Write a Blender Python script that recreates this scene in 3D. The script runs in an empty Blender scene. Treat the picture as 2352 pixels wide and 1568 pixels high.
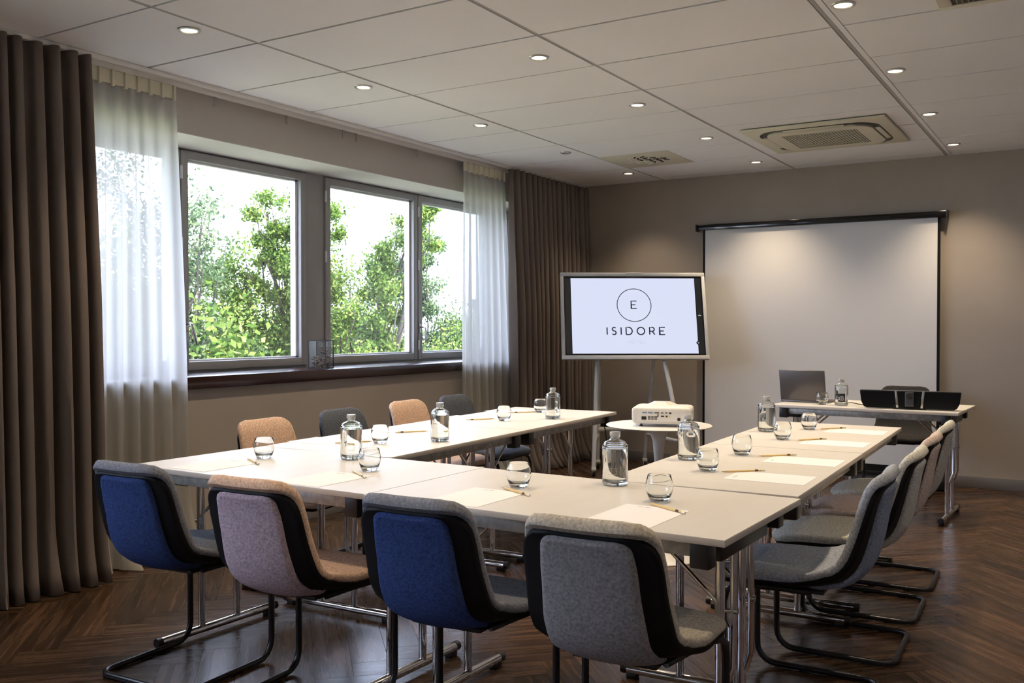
import bpy, math, random
import numpy as np
from mathutils import Vector, Matrix
PI = math.pi
SC = bpy.context.scene
COL = SC.collection
rnd = random.Random(7)

# ------------------------------------------------------------------ camera, world, sun, exposure
CAM_H = 1.275
YAW, PITCH = 0.5545, -0.0163
cd = bpy.data.cameras.new('camera'); cam = bpy.data.objects.new('camera', cd); COL.objects.link(cam)
cam.location = (0, 0, CAM_H)
cam.rotation_euler = (PI / 2 + PITCH, 0, YAW)
cd.sensor_width = 36; cd.lens = 2168.7 / 2352 * 36; cd.clip_start = 0.05; cd.clip_end = 300
SC.camera = cam
SC.view_settings.view_transform = 'Standard'; SC.view_settings.look = 'None'
SC.view_settings.gamma = 1; SC.view_settings.use_curve_mapping = False
SC.view_settings.exposure = 0.27
SKY = 11.0
W = bpy.data.worlds.new('world'); SC.world = W; W.use_nodes = True
wb = W.node_tree.nodes['Background']; wb.inputs[0].default_value = (0.66, 0.73, 1.0, 1); wb.inputs[1].default_value = SKY
sd = bpy.data.lights.new('sun', 'SUN'); sd.energy = 24.0; sd.angle = 0.01; sd.color = (1.0, 0.93, 0.78)
sun = bpy.data.objects.new('sun', sd); COL.objects.link(sun)
# high sun beyond the far end of the building, grazing along the facade: it lights the trees, not the room
sun.rotation_euler = Vector((-0.42, -0.50, -0.75)).to_track_quat('-Z', 'Y').to_euler()
LAMP_W = 70.0
LAMP_C = (1.0, 0.80, 0.57)

H = 2.631        # ceiling
BY = 8.224       # back wall
LX = -4.42       # window wall inner face
RX = 2.2         # right wall
FY = -2.6        # wall behind the viewpoint

# ------------------------------------------------------------------ materials
def nodes(name):
    m = bpy.data.materials.new(name); m.use_nodes = True
    nt = m.node_tree; b = nt.nodes['Principled BSDF']
    return m, nt, b
def P(name, col, rough=0.5, metal=0.0, spec=0.5, **kw):
    m, nt, b = nodes(name)
    b.inputs['Base Color'].default_value = (*col, 1); b.inputs['Roughness'].default_value = rough
    b.inputs['Metallic'].default_value = metal; b.inputs['Specular IOR Level'].default_value = spec
    for k, v in kw.items(): b.inputs[k].default_value = v
    return m
def noisy(name, c1, c2, scale, rough=0.6, bump=0.0, stretch=(1, 1, 1), lo=0.35, hi=0.65, spec=0.4, detail=4, coord='Object'):
    m, nt, b = nodes(name); N = nt.nodes; L = nt.links
    tc = N.new('ShaderNodeTexCoord'); mp = N.new('ShaderNodeMapping'); mp.inputs['Scale'].default_value = stretch
    nz = N.new('ShaderNodeTexNoise'); nz.inputs['Scale'].default_value = scale; nz.inputs['Detail'].default_value = detail
    cr = N.new('ShaderNodeValToRGB'); cr.color_ramp.elements[0].position = lo; cr.color_ramp.elements[1].position = hi
    cr.color_ramp.elements[0].color = (*c1, 1); cr.color_ramp.elements[1].color = (*c2, 1)
    L.new(tc.outputs[coord], mp.inputs[0]); L.new(mp.outputs[0], nz.inputs['Vector']); L.new(nz.outputs['Fac'], cr.inputs[0])
    L.new(cr.outputs[0], b.inputs['Base Color']); b.inputs['Roughness'].default_value = rough; b.inputs['Specular IOR Level'].default_value = spec
    if bump:
        bp = N.new('ShaderNodeBump'); bp.inputs['Strength'].default_value = bump; bp.inputs['Distance'].default_value = 0.002
        L.new(nz.outputs['Fac'], bp.inputs['Height']); L.new(bp.outputs[0], b.inputs['Normal'])
    return m
def felt(name, a, b2): return noisy(name, a, b2, 130, 0.95, 0.5, (1, 1, 1), 0.34, 0.68, 0.10, 9)
def sc3(c, k): return tuple(min(1, x * k) for x in c)
def F2(name, c): return felt(name, sc3(c, .74), sc3(c, 1.28))
M = {}
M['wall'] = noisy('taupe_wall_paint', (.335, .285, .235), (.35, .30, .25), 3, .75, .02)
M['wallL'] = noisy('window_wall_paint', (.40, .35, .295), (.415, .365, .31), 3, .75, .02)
M['header'] = noisy('light_header_wall', (.52, .495, .46), (.54, .51, .475), 3, .75, .02)  # band above the windows, a lighter tone than the wall below
M['reveal'] = P('white_reveal_paint', (.62, .61, .60), .7)
M['ceil'] = noisy('white_ceiling_tile', (.80, .79, .80), (.83, .82, .83), 1.2, .85, .0)
M['tbar'] = P('ceiling_grid_bar', (.40, .385, .365), .6)
M['void'] = P('ceiling_joint_shadow', (.08, .072, .065), .9)
M['base'] = P('grey_baseboard_paint', (.17, .155, .15), .45)
M['frame'] = P('grey_window_frame', (.34, .335, .335), .4)
M['frame_in'] = P('white_window_bead', (.72, .74, .78), .35)
M['gasket'] = P('black_gasket', (.015, .015, .017), .5)
M['sill'] = noisy('dark_stained_sill_wood', (.016, .006, .004), (.040, .014, .009), 6, .22, .05, (1, .08, 1), .3, .7, .5)
M['curtain'] = noisy('taupe_curtain_cloth', (.18, .145, .125), (.215, .175, .15), 400, .85, .2, (1, 1, .3), .3, .7, .25)
M['chrome'] = P('chrome', (.78, .76, .74), .07, 1.0)
M['steel'] = noisy('brushed_steel_apron', (.30, .29, .26), (.46, .44, .40), 30, .42, 0, (1, 1, 1), .35, .65); M['steel'].node_tree.nodes['Principled BSDF'].inputs['Metallic'].default_value = .6
M['black'] = P('black_plastic', (.012, .012, .013), .38)
M['tube'] = P('black_powder_coated_tube', (.010, .010, .012), .28)
M['shell'] = P('black_shell_plastic', (.004, .004, .005), .6, 0, .2)
M['top'] = noisy('pale_cream_laminate', (.655, .625, .565), (.69, .66, .60), 9, .45, .0, (1, .15, 1), .3, .7, .32)
M['edge'] = P('beige_table_edging', (.56, .50, .43), .45)
M['white'] = P('white_lacquer', (.78, .76, .72), .3)
M['wplast'] = P('white_plastic', (.72, .70, .65), .4)
M['creamp'] = P('aged_cream_plastic', (.62, .58, .45), .45)
M['paper'] = P('white_paper', (.88, .855, .84), .75)
M['pencil'] = P('natural_pencil_wood', (.72, .52, .22), .5)
M['pencilt'] = P('pencil_bare_tip', (.62, .42, .24), .7)
M['lead'] = P('pencil_lead', (.03, .03, .03), .4)
M['er'] = P('pencil_end', (.80, .77, .72), .5)
M['ink'] = P('faint_printed_heading', (.45, .38, .35), .7)
M['grille'] = P('dark_grille', (.07, .065, .045), .6)
M['tvgrey'] = P('pale_grey_tv_frame', (.55, .55, .53), .4)
M['camgrey'] = P('dark_grey_camera_housing', (.045, .048, .052), .35)
M['barblk'] = P('satin_black_bar', (.003, .003, .0035), .45, 0, .2)
M['laptop'] = P('laptop_lid', (.13, .115, .105), .35, .5)
M['gloss'] = P('gloss_black', (.006, .006, .007), .12)
M['silver'] = P('silver_trim', (.55, .55, .55), .25, .9)
M['bark'] = noisy('tree_bark', (.045, .035, .028), (.10, .08, .065), 9, .9, .4, (1, 1, .2))
M['pcolor'] = P('yellow_socket', (.75, .62, .05), .4); M['pblue'] = P('blue_socket', (.12, .22, .45), .4)
M['dried'] = noisy('dried_petals', (.05, .028, .022), (.40, .30, .24), 60, .8, 0, (1, 1, 1), .4, .6)
M['can'] = P('brushed_lamp_trim', (.55, .53, .50), .35, .7)
def emis(name, c, s):
    m, nt, b = nodes(name); b.inputs['Base Color'].default_value = (0, 0, 0, 1)
    b.inputs['Emission Color'].default_value = (*c, 1); b.inputs['Emission Strength'].default_value = s
    b.inputs['Roughness'].default_value = .25
    return m
M['bulb'] = emis('lit_lamp', (1.0, .86, .60), 9.0)
M['screen'] = emis('lit_display', (.72, .77, .96), .80)
M['screen_bar'] = emis('lit_display_dark_bar', (.10, .11, .12), .10)
M['sink'] = emis('display_lettering', (.030, .040, .085), .3)
M['sfaint'] = emis('display_faint_lettering', (.60, .62, .80), .8)
M['swhite'] = emis('display_white_mark', (.8, .8, .9), .7)
def glass(name, tint=(1, 1, 1), ior=1.45, rough=0.0):
    m = bpy.data.materials.new(name); m.use_nodes = True; nt = m.node_tree; nt.nodes.clear(); N = nt.nodes; L = nt.links
    o = N.new('ShaderNodeOutputMaterial'); g = N.new('ShaderNodeBsdfGlass'); g.inputs['IOR'].default_value = ior
    g.inputs['Color'].default_value = (*tint, 1); g.inputs['Roughness'].default_value = rough
    L.new(g.outputs[0], o.inputs[0]); return m
M['glass'] = glass('clear_drinking_glass', (.985, .99, .985), 1.45)
M['water'] = glass('water', (.97, .98, .97), 1.33)
def pane_mat(name, dirt=0.03):
    m = bpy.data.materials.new(name); m.use_nodes = True; nt = m.node_tree; nt.nodes.clear(); N = nt.nodes; L = nt.links
    o = N.new('ShaderNodeOutputMaterial'); t = N.new('ShaderNodeBsdfTransparent'); g = N.new('ShaderNodeBsdfGlossy'); g.inputs['Roughness'].default_value = .01
    f = N.new('ShaderNodeFresnel'); mx = N.new('ShaderNodeMixShader')
    ge = N.new('ShaderNodeNewGeometry'); ir = N.new('ShaderNodeMapRange'); ir.inputs['To Min'].default_value = 1.45; ir.inputs['To Max'].default_value = 1/1.45
    L.new(ge.outputs['Backfacing'], ir.inputs[0]); L.new(ir.outputs[0], f.inputs['IOR'])
    t.inputs[0].default_value = (.95, .97, .96, 1)
    L.new(f.outputs[0], mx.inputs[0]); L.new(t.outputs[0], mx.inputs[1]); L.new(g.outputs[0], mx.inputs[2])
    d = N.new('ShaderNodeBsdfTranslucent'); d.inputs[0].default_value = (.9, .9, .9, 1); mx2 = N.new('ShaderNodeMixShader'); mx2.inputs[0].default_value = dirt
    L.new(mx.outputs[0], mx2.inputs[1]); L.new(d.outputs[0], mx2.inputs[2]); L.new(mx2.outputs[0], o.inputs[0]); return m
M['pane'] = pane_mat('window_glass', .003); M['thin'] = pane_mat('terrarium_glass', .01)
def sheer_mat():
    m = bpy.data.materials.new('white_voile'); m.use_nodes = True; nt = m.node_tree; nt.nodes.clear(); N = nt.nodes; L = nt.links
    o = N.new('ShaderNodeOutputMaterial'); t = N.new('ShaderNodeBsdfTransparent'); d = N.new('ShaderNodeBsdfDiffuse'); tr = N.new('ShaderNodeBsdfTranslucent')
    d.inputs[0].default_value = (.80, .77, .68, 1); tr.inputs[0].default_value = (.52, .52, .515, 1)
    a = N.new('ShaderNodeMixShader'); a.inputs[0].default_value = .60; b = N.new('ShaderNodeMixShader'); b.inputs[0].default_value = .70
    lw = N.new('ShaderNodeLayerWeight'); lw.inputs[0].default_value = .35
    mr = N.new('ShaderNodeMapRange'); mr.inputs['To Min'].default_value = .90; mr.inputs['To Max'].default_value = .99
    L.new(lw.outputs['Facing'], mr.inputs[0]); L.new(mr.outputs[0], b.inputs[0])
    L.new(d.outputs[0], a.inputs[1]); L.new(tr.outputs[0], a.inputs[2]); L.new(t.outputs[0], b.inputs[1]); L.new(a.outputs[0], b.inputs[2]); L.new(b.outputs[0], o.inputs[0]); return m
M['voile'] = sheer_mat()
M['tape'] = P('cream_heading_tape', (.74, .70, .54), .8)
def leaf_mat(name, c1, c2, c3):
    m = bpy.data.materials.new(name); m.use_nodes = True; nt = m.node_tree; nt.nodes.clear(); N = nt.nodes; L = nt.links
    o = N.new('ShaderNodeOutputMaterial'); at = N.new('ShaderNodeAttribute'); at.attribute_name = 'tone'
    cr = N.new('ShaderNodeValToRGB'); cr.color_ramp.elements[0].color = (*c1, 1); cr.color_ramp.elements[1].color = (*c3, 1)
    e = cr.color_ramp.elements.new(.55); e.color = (*c2, 1)
    d = N.new('ShaderNodeBsdfDiffuse'); tr = N.new('ShaderNodeBsdfTranslucent'); mx = N.new('ShaderNodeMixShader'); mx.inputs[0].default_value = .45
    L.new(at.outputs['Fac'], cr.inputs[0]); L.new(cr.outputs[0], d.inputs[0]); L.new(cr.outputs[0], tr.inputs[0])
    L.new(d.outputs[0], mx.inputs[1]); L.new(tr.outputs[0], mx.inputs[2]); L.new(mx.outputs[0], o.inputs[0]); return m
M['leafA'] = leaf_mat('green_leaves', (.028, .065, .014), (.12, .195, .040), (.36, .42, .11))
M['leafB'] = leaf_mat('silvery_leaves', (.035, .062, .030), (.11, .16, .08), (.26, .32, .15))
M['leafC'] = leaf_mat('yellow_green_leaves', (.20, .26, .04), (.42, .46, .10), (.62, .62, .22))
M['grass'] = noisy('lawn', (.17, .18, .09), (.26, .26, .15), 2, .9)
# floor: planks carry uv along their length and a random tone
def floor_mat():
    m, nt, b = nodes('dark_brown_plank'); N = nt.nodes; L = nt.links
    uv = N.new('ShaderNodeTexCoord'); at = N.new('ShaderNodeAttribute'); at.attribute_name = 'tone'
    mp = N.new('ShaderNodeMapping'); mp.inputs['Scale'].default_value = (1.8, 30, 1)
    ad = N.new('ShaderNodeVectorMath'); ad.operation = 'ADD'
    sc = N.new('ShaderNodeVectorMath'); sc.operation = 'SCALE'; sc.inputs[3].default_value = 37.0
    L.new(at.outputs['Vector'], sc.inputs[0]); L.new(uv.outputs['UV'], ad.inputs[0]); L.new(sc.outputs[0], ad.inputs[1]); L.new(ad.outputs[0], mp.inputs[0])
    nz = N.new('ShaderNodeTexNoise'); nz.inputs['Scale'].default_value = 1.2; nz.inputs['Detail'].default_value = 7; nz.inputs['Roughness'].default_value = .6; nz.inputs['Distortion'].default_value = .7
    L.new(mp.outputs[0], nz.inputs['Vector'])
    cr = N.new('ShaderNodeValToRGB'); E_ = cr.color_ramp.elements; E_[0].position = .28; E_[1].position = .72
    E_[0].color = (.018, .008, .004, 1); E_[1].color = (.125, .064, .031, 1); e = E_.new(.5); e.color = (.055, .029, .0155, 1)
    L.new(nz.outputs['Fac'], cr.inputs[0])
    mr = N.new('ShaderNodeMapRange'); mr.inputs['To Min'].default_value = .62; mr.inputs['To Max'].default_value = 1.4
    L.new(at.outputs['Fac'], mr.inputs[0])
    mul = N.new('ShaderNodeVectorMath'); mul.operation = 'SCALE'; L.new(cr.outputs[0], mul.inputs[0]); L.new(mr.outputs[0], mul.inputs[3]); L.new(mul.outputs[0], b.inputs['Base Color'])
    r2 = N.new('ShaderNodeMapRange'); r2.inputs['To Min'].default_value = .20; r2.inputs['To Max'].default_value = .34
    L.new(nz.outputs['Fac'], r2.inputs[0]); L.new(r2.outputs[0], b.inputs['Roughness'])
    bp = N.new('ShaderNodeBump'); bp.inputs['Strength'].default_value = .25; bp.inputs['Distance'].default_value = .0015
    L.new(nz.outputs['Fac'], bp.inputs['Height']); L.new(bp.outputs[0], b.inputs['Normal']); b.inputs['Specular IOR Level'].default_value = .5
    return m
M['floor'] = floor_mat()

# ------------------------------------------------------------------ mesh builder
class MB:
    def __init__(s): s.v = []; s.f = []; s.m = []; s.mats = []
    def mi(s, m):
        if m not in s.mats: s.mats.append(m)
        return s.mats.index(m)
    def add(s, vs, fs, m, T=None):
        k = len(s.v); i = s.mi(m)
        s.v += [tuple(T @ Vector(v)) if T is not None else tuple(v) for v in vs]
        for f in fs: s.f.append(tuple(j + k for j in f)); s.m.append(i)
        return s
    def box(s, x0, y0, z0, x1, y1, z1, m, b=0.0, T=None):
        if b <= 0:
            vs = [(x0,y0,z0),(x1,y0,z0),(x1,y1,z0),(x0,y1,z0),(x0,y0,z1),(x1,y0,z1),(x1,y1,z1),(x0,y1,z1)]
            return s.add(vs, [(0,3,2,1),(4,5,6,7),(0,1,5,4),(1,2,6,5),(2,3,7,6),(3,0,4,7)], m, T)
        import bmesh
        bm = bmesh.new(); r = bmesh.ops.create_cube(bm, size=1)
        for v in bm.verts: v.co = ((x0+x1)/2 + v.co.x*(x1-x0), (y0+y1)/2 + v.co.y*(y1-y0), (z0+z1)/2 + v.co.z*(z1-z0))
        bmesh.ops.bevel(bm, geom=bm.edges[:], offset=b, segments=2, affect='EDGES', profile=.5)
        bm.verts.index_update()
        s.add([v.co[:] for v in bm.verts], [tuple(v.index for v in f.verts) for f in bm.faces], m, T); bm.free(); return s
    def tube(s, pts, r, m, n=12, caps=True, T=None, closed=False):
        P_ = [Vector(p) for p in pts]; K = len(P_); R_ = r if isinstance(r, (list, tuple)) else [r]*K
        vs = []; fs = []; up = None
        for i, p in enumerate(P_):
            if closed: t = (P_[(i+1) % K] - P_[i-1]).normalized()
            else: t = (P_[min(i+1, K-1)] - P_[max(i-1, 0)]).normalized()
            if up is None:
                a = Vector((0,0,1)) if abs(t.z) < .9 else Vector((1,0,0)); up = (a - t*a.dot(t)).normalized()
            else: up = (up - t*up.dot(t)).normalized()
            w = t.cross(up)
            for j in range(n):
                a = 2*PI*j/n; vs.append(p + (up*math.cos(a) + w*math.sin(a))*R_[i])
        for i in range(K if closed else K-1):
            for j in range(n):
                a = i*n+j; b = i*n+(j+1) % n; c = ((i+1) % K)*n+(j+1) % n; d = ((i+1) % K)*n+j
                fs.append((a, b, c, d))
        if caps and not closed: fs += [tuple(range(n))[::-1], tuple(range((K-1)*n, K*n))]
        return s.add(vs, fs, m, T)
    def lathe(s, prof, m, n=40, T=None, closed=False):
        vs = []; fs = []
        K = len(prof)
        for r, z in prof:
            for j in range(n): a = 2*PI*j/n; vs.append((r*math.cos(a), r*math.sin(a), z))
        for i in range(K if closed else K-1):
            for j in range(n): fs.append((i*n+j, i*n+(j+1) % n, ((i+1) % K)*n+(j+1) % n, ((i+1) % K)*n+j))
        if not closed: fs += [tuple(range(n))[::-1], tuple(range((K-1)*n, K*n))]
        return s.add(vs, fs, m, T)
    def mesh(s, name, smooth=40):
        me = bpy.data.meshes.new(name); me.from_pydata(s.v, [], s.f)
        for m in s.mats: me.materials.append(m)
        me.polygons.foreach_set('material_index', s.m)
        if smooth:
            me.polygons.foreach_set('use_smooth', [True]*len(s.f)); me.validate(); me.set_sharp_from_angle(angle=math.radians(smooth))
        me.update(); return me
    def build(s, name, parent=None, smooth=40, loc=(0,0,0), rz=0):
        o = bpy.data.objects.new(name, s.mesh(name, smooth)); COL.objects.link(o)
        o.location = loc; o.rotation_euler = (0, 0, rz)
        if parent is not None: o.parent = parent
        return o
def tag(o, label, cat, group=None, kind=None):
    o['label'] = label; o['category'] = cat
    if group: o['group'] = group
    if kind: o['kind'] = kind
    return o
def thing(name, loc, rz=0, label=None, cat=None, group=None):
    o = bpy.data.objects.new(name, None); COL.objects.link(o); o.empty_display_size = .05
    o.location = loc; o.rotation_euler = (0, 0, rz)
    if label: tag(o, label, cat, group)
    return o
def struct(o): o['kind'] = 'structure'; return o
def dup(root, loc, rz, label, group=None, swap=None):
    r = root.copy(); COL.objects.link(r); r.location = loc; r.rotation_euler = (0, 0, rz); r['label'] = label
    if group: r['group'] = group
    def rec(a, b):
        for ch in list(a.children):
            c = ch.copy(); COL.objects.link(c); c.parent = b
            if swap and c.type == 'MESH' and ch.data.name in swap: c.data = swap[ch.data.name]
            rec(ch, c)
    rec(root, r)
    return r

# ------------------------------------------------------------------ room shell
# floor (herringbone planks, one mesh)
def make_floor():
    pw, pl = .14, .84
    c = math.cos(PI/4); s = math.sin(PI/4)
    vs = []; fs = []; uvs = []; tones = []
    def plank(x0, y0, dx, dy):   # in rotated lattice space
        horiz = dx > dy; g = .0009
        q = [(x0+g, y0+g), (x0+dx-g, y0+g), (x0+dx-g, y0+dy-g), (x0+g, y0+dy-g)]
        P4 = [(-1.1 + x*c - y*s, 2.8 + x*s + y*c) for x, y in q]
        cx = sum(p[0] for p in P4)/4; cy = sum(p[1] for p in P4)/4
        if not (LX-1.0 < cx < RX+1.0 and FY-1.0 < cy < BY+1.0): return
        # clip against the room rectangle
        def clip(poly, ax, val, sg):
            out = []
            for i in range(len(poly)):
                a, b = poly[i], poly[(i+1) % len(poly)]
                da, db = sg*(a[0][ax]-val), sg*(b[0][ax]-val)
                if da <= 0: out.append(a)
                if (da < 0) != (db < 0) and abs(da-db) > 1e-9:
                    t = da/(da-db); out.append(((a[0][0]+(b[0][0]-a[0][0])*t, a[0][1]+(b[0][1]-a[0][1])*t), (a[1][0]+(b[1][0]-a[1][0])*t, a[1][1]+(b[1][1]-a[1][1])*t)))
            return out
        uv = [(0, 0), (dx, 0), (dx, dy), (0, dy)] if horiz else [(0, 0), (0, dx), (dy, dx), (dy, 0)]
        poly = list(zip(P4, uv))
        for ax, val, sg in ((0, RX+.05, 1), (0, LX-.05, -1), (1, BY+.05, 1), (1, FY-.05, -1)):
            poly = clip(poly, ax, val, sg)
            if len(poly) < 3: return
        k = len(vs); t = rnd.random()
        for p, u in poly: vs.append((p[0], p[1], 0.0)); uvs.append(u); tones.append(t)
        fs.append(tuple(range(k, k+len(poly))))
    n = int(pl/pw)
    R_ = 90
    for i in range(-R_, R_):
        for j in range(-16, 16):
            x = i*pw + j*2*pl*0; 
            # classic herringbone: horizontal plank at (k*pw, k*pw) offset by 2*pl along x
            bx = i*pw + j*2*pl; by = i*pw
            plank(bx, by, pl, pw)
            plank(bx + pl, by - pl + pw, pw, pl)
    me = bpy.data.meshes.new('floor'); me.from_pydata(vs, [], fs)
    ul = me.uv_layers.new(name='UVMap')
    lv = np.zeros(len(me.loops), dtype=np.int32); me.loops.foreach_get('vertex_index', lv)
    ul.data.foreach_set('uv', np.array(uvs, dtype=np.float32)[lv].ravel())
    a = me.attributes.new('tone', 'FLOAT', 'POINT'); a.data.foreach_set('value', np.array(tones, dtype=np.float32))
    me.materials.append(M['floor']); me.update()
    return me
fl = bpy.data.objects.new('floor', make_floor()); COL.objects.link(fl); struct(fl)
sub = MB().box(LX-.5, FY-.2, -.12, RX+.2, BY+.2, -.0012, M['gasket']).build('floor_slab', fl, 0)

# back wall, right wall, wall behind
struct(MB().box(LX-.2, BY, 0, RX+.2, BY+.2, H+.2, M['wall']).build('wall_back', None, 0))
struct(MB().box(RX, FY, 0, RX+.2, BY, H+.2, M['reveal']).build('wall_right', None, 0))
struct(MB().box(LX-.2, FY-.2, 0, RX+.2, FY, H+.2, M['reveal']).build('wall_front', None, 0))
# window wall with the recess
WY0, WY1 = -2.45, 8.00          # recess along the wall
SZ, HZ = .985, 2.375           # sill top, soffit
XF = -4.80                     # window frame plane
w = MB()
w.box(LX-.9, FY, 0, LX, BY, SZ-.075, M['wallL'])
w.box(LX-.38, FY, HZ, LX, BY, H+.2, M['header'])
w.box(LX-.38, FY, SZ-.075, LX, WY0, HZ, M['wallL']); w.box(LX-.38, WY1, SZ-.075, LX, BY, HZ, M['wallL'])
struct(w.build('wall_left', None, 0))
rv = MB().box(LX-.60, WY0, HZ-.006, LX-.001, WY1, HZ, M['reveal'])
rv.box(LX-.60, WY0, SZ, LX-.001, WY0+.006, HZ-.006, M['reveal']).box(LX-.60, WY1-.006, SZ, LX-.001, WY1, HZ-.006, M['reveal'])
struct(rv.build('trim_1', None, 0))
struct(MB().box(XF-.01, WY0, SZ-.072, LX+.035, WY1, SZ, M['sill'], .004).build('trim_2'))
# baseboards
struct(MB().box(LX, BY-.014, 0, RX, BY, .092, M['base'], .002).build('baseboard_back'))
struct(MB().box(LX, FY, 0, LX+.014, BY-.014, .085, M['base'], .002).build('baseboard_left'))
struct(MB().box(RX-.014, FY, 0, RX, BY-.014, .092, M['base'], .002).build('baseboard_right'))

# windows
def sash(parent, y0, y1, z0, z1, handle=None, hinge=None):
    x0, x1 = XF-.055, XF+.018; wd = .052
    f = MB()
    f.box(x0, y0, z0, x1, y0+wd, z1, M['frame'], .004).box(x0, y1-wd, z0, x1, y1, z1, M['frame'], .004)
    f.box(x0, y0+wd-.002, z0, x1-.001, y1-wd+.002, z0+wd, M['frame'], .004).box(x0, y0+wd-.002, z1-wd, x1-.001, y1-wd+.002, z1, M['frame'], .004)
    s = f.build('sash', parent)
    g = MB(); gx = XF-.03
    g.box(gx-.02, y0+wd, z0+wd, gx+.012, y0+wd+.012, z1-wd, M['frame_in']).box(gx-.035, y1-wd-.020, z0+wd, gx+.012, y1-wd, z1-wd, M['frame_in'])
    g.box(gx-.02, y0+wd, z0+wd, gx+.012, y1-wd, z0+wd+.012, M['frame_in']).box(gx-.02, y0+wd, z1-wd-.012, gx+.012, y1-wd, z1-wd, M['frame_in'])
    g.build('glazing_bead', s)
    MB().box(gx-.012, y0+wd+.004, z0+wd+.004, gx-.006, y1-wd-.004, z1-wd-.004, M['pane']).build('pane', s, 0)
    if hinge is not None:
        for hz in (z0+.12, (z0+z1)/2-.05+.15, z1-.14):
            MB().tube([(x1+.006, hinge, hz-.04), (x1+.006, hinge, hz+.04)], .008, M['frame_in'], 10).build('hinge', s)
    if handle is not None:
        hy, hz, dirn = handle
        h = MB(); h.box(x1, hy-.016, hz-.04, x1+.01, hy+.016, hz+.04, M['silver'], .004)
        h.tube([(x1+.005, hy, hz+.01), (x1+.045, hy, hz+.01), (x1+.055, hy, hz+.006), (x1+.058, hy+dirn*.008, hz-.02), (x1+.056, hy+dirn*.03, hz-.075), (x1+.05, hy+dirn*.045, hz-.12)], [.009, .009, .010, .010, .010, .007], M['silver'], 12)
        h.build('handle', s)
ZB, ZT = .995, 2.365
def window(idx, y0, ys, y1, handle1, handle2):
    f = MB(); x0, x1 = XF-.075, XF-.012
    f.box(x0, y0-.005, ZB-.01, x1, y1+.005, ZB+.02, M['frame']).box(x0, y0-.005, ZT-.02, x1, y1+.005, ZT+.01, M['frame'])
    f.box(x0, ys-.012, ZB, x1, ys+.012, ZT, M['gasket'])
    f.box(x0, y0-.005, ZB, x1, y0+.012, ZT, M['gasket']).box(x0, y1-.012, ZB, x1, y1+.005, ZT, M['gasket'])
    o = struct(f.build('window_%d' % idx, None, 0))
    sash(o, y0+.004, ys-.005, ZB+.006, ZT-.006, handle1, y0)
    sash(o, ys+.005, y1-.004, ZB+.006, ZT-.006, handle2, ys)
    return o
def post(y0, y1, i):
    struct(MB().box(XF-.12, y0, SZ-.01, XF+.005, y1, HZ, M['frame'], .003).build('trim_%d' % i))
window(1, 2.765, 3.865, 4.948, None, (3.892, 1.275+.005, 1))
window(2, 5.14, 6.245, 7.345, None, (6.268, 1.275-.02, .2))
post(4.95, 5.138, 3); post(7.347, 7.50, 4); post(2.57, 2.763, 5)
window(3, 7.50, 7.75, 7.99, None, None)
window(4, 1.36, 1.96, 2.568, None, None)
post(1.17, 1.358, 6)
window(5, -1.03, .07, 1.168, None, None)
post(-1.22, -1.032, 7)
window(6, -2.44, -1.83, -1.222, None, None)

# ceiling: tiles and grid bars in one mesh
cm = MB(); gx = [-3.425+1.2*k for k in range(-1, 6)]; gy = [2.622+.6*k for k in range(-10, 11)]
cm.box(LX-.3, FY-.1, H+.012, RX+.1, BY+.1, H+.03, M['void'])
xs = [LX] + [x for x in gx if LX+.05 < x < RX-.05] + [RX]; ys = [FY] + [y for y in gy if FY+.05 < y < BY-.05] + [BY]
HOLES = [(-2.825-.6, 6.822, -2.825, 7.422), (-2.105, 6.375, -1.16, 7.33)]
for i in range(len(xs)-1):
    for j in range(len(ys)-1):
        xa, xb = xs[i]+.011, xs[i+1]-.011; ya, yb = ys[j]+.007, ys[j+1]-.007
        if abs(xs[i]+1.025) < .01: xa += .032
        cm.box(xa, ya, H-.002+rnd.uniform(-.0008, .0008), xb, yb, H+.012, M['ceil'])
for x in xs[1:-1]:
    cm.box(x-.0085, FY, H+.001, x+.0085, BY, H+.012, M['tbar'])
cm.box(-1.025+.014, FY, H-.0035, -1.025+.040, BY, H+.011, M['ceil'])
struct(cm.build('ceiling', None, 0))

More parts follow.
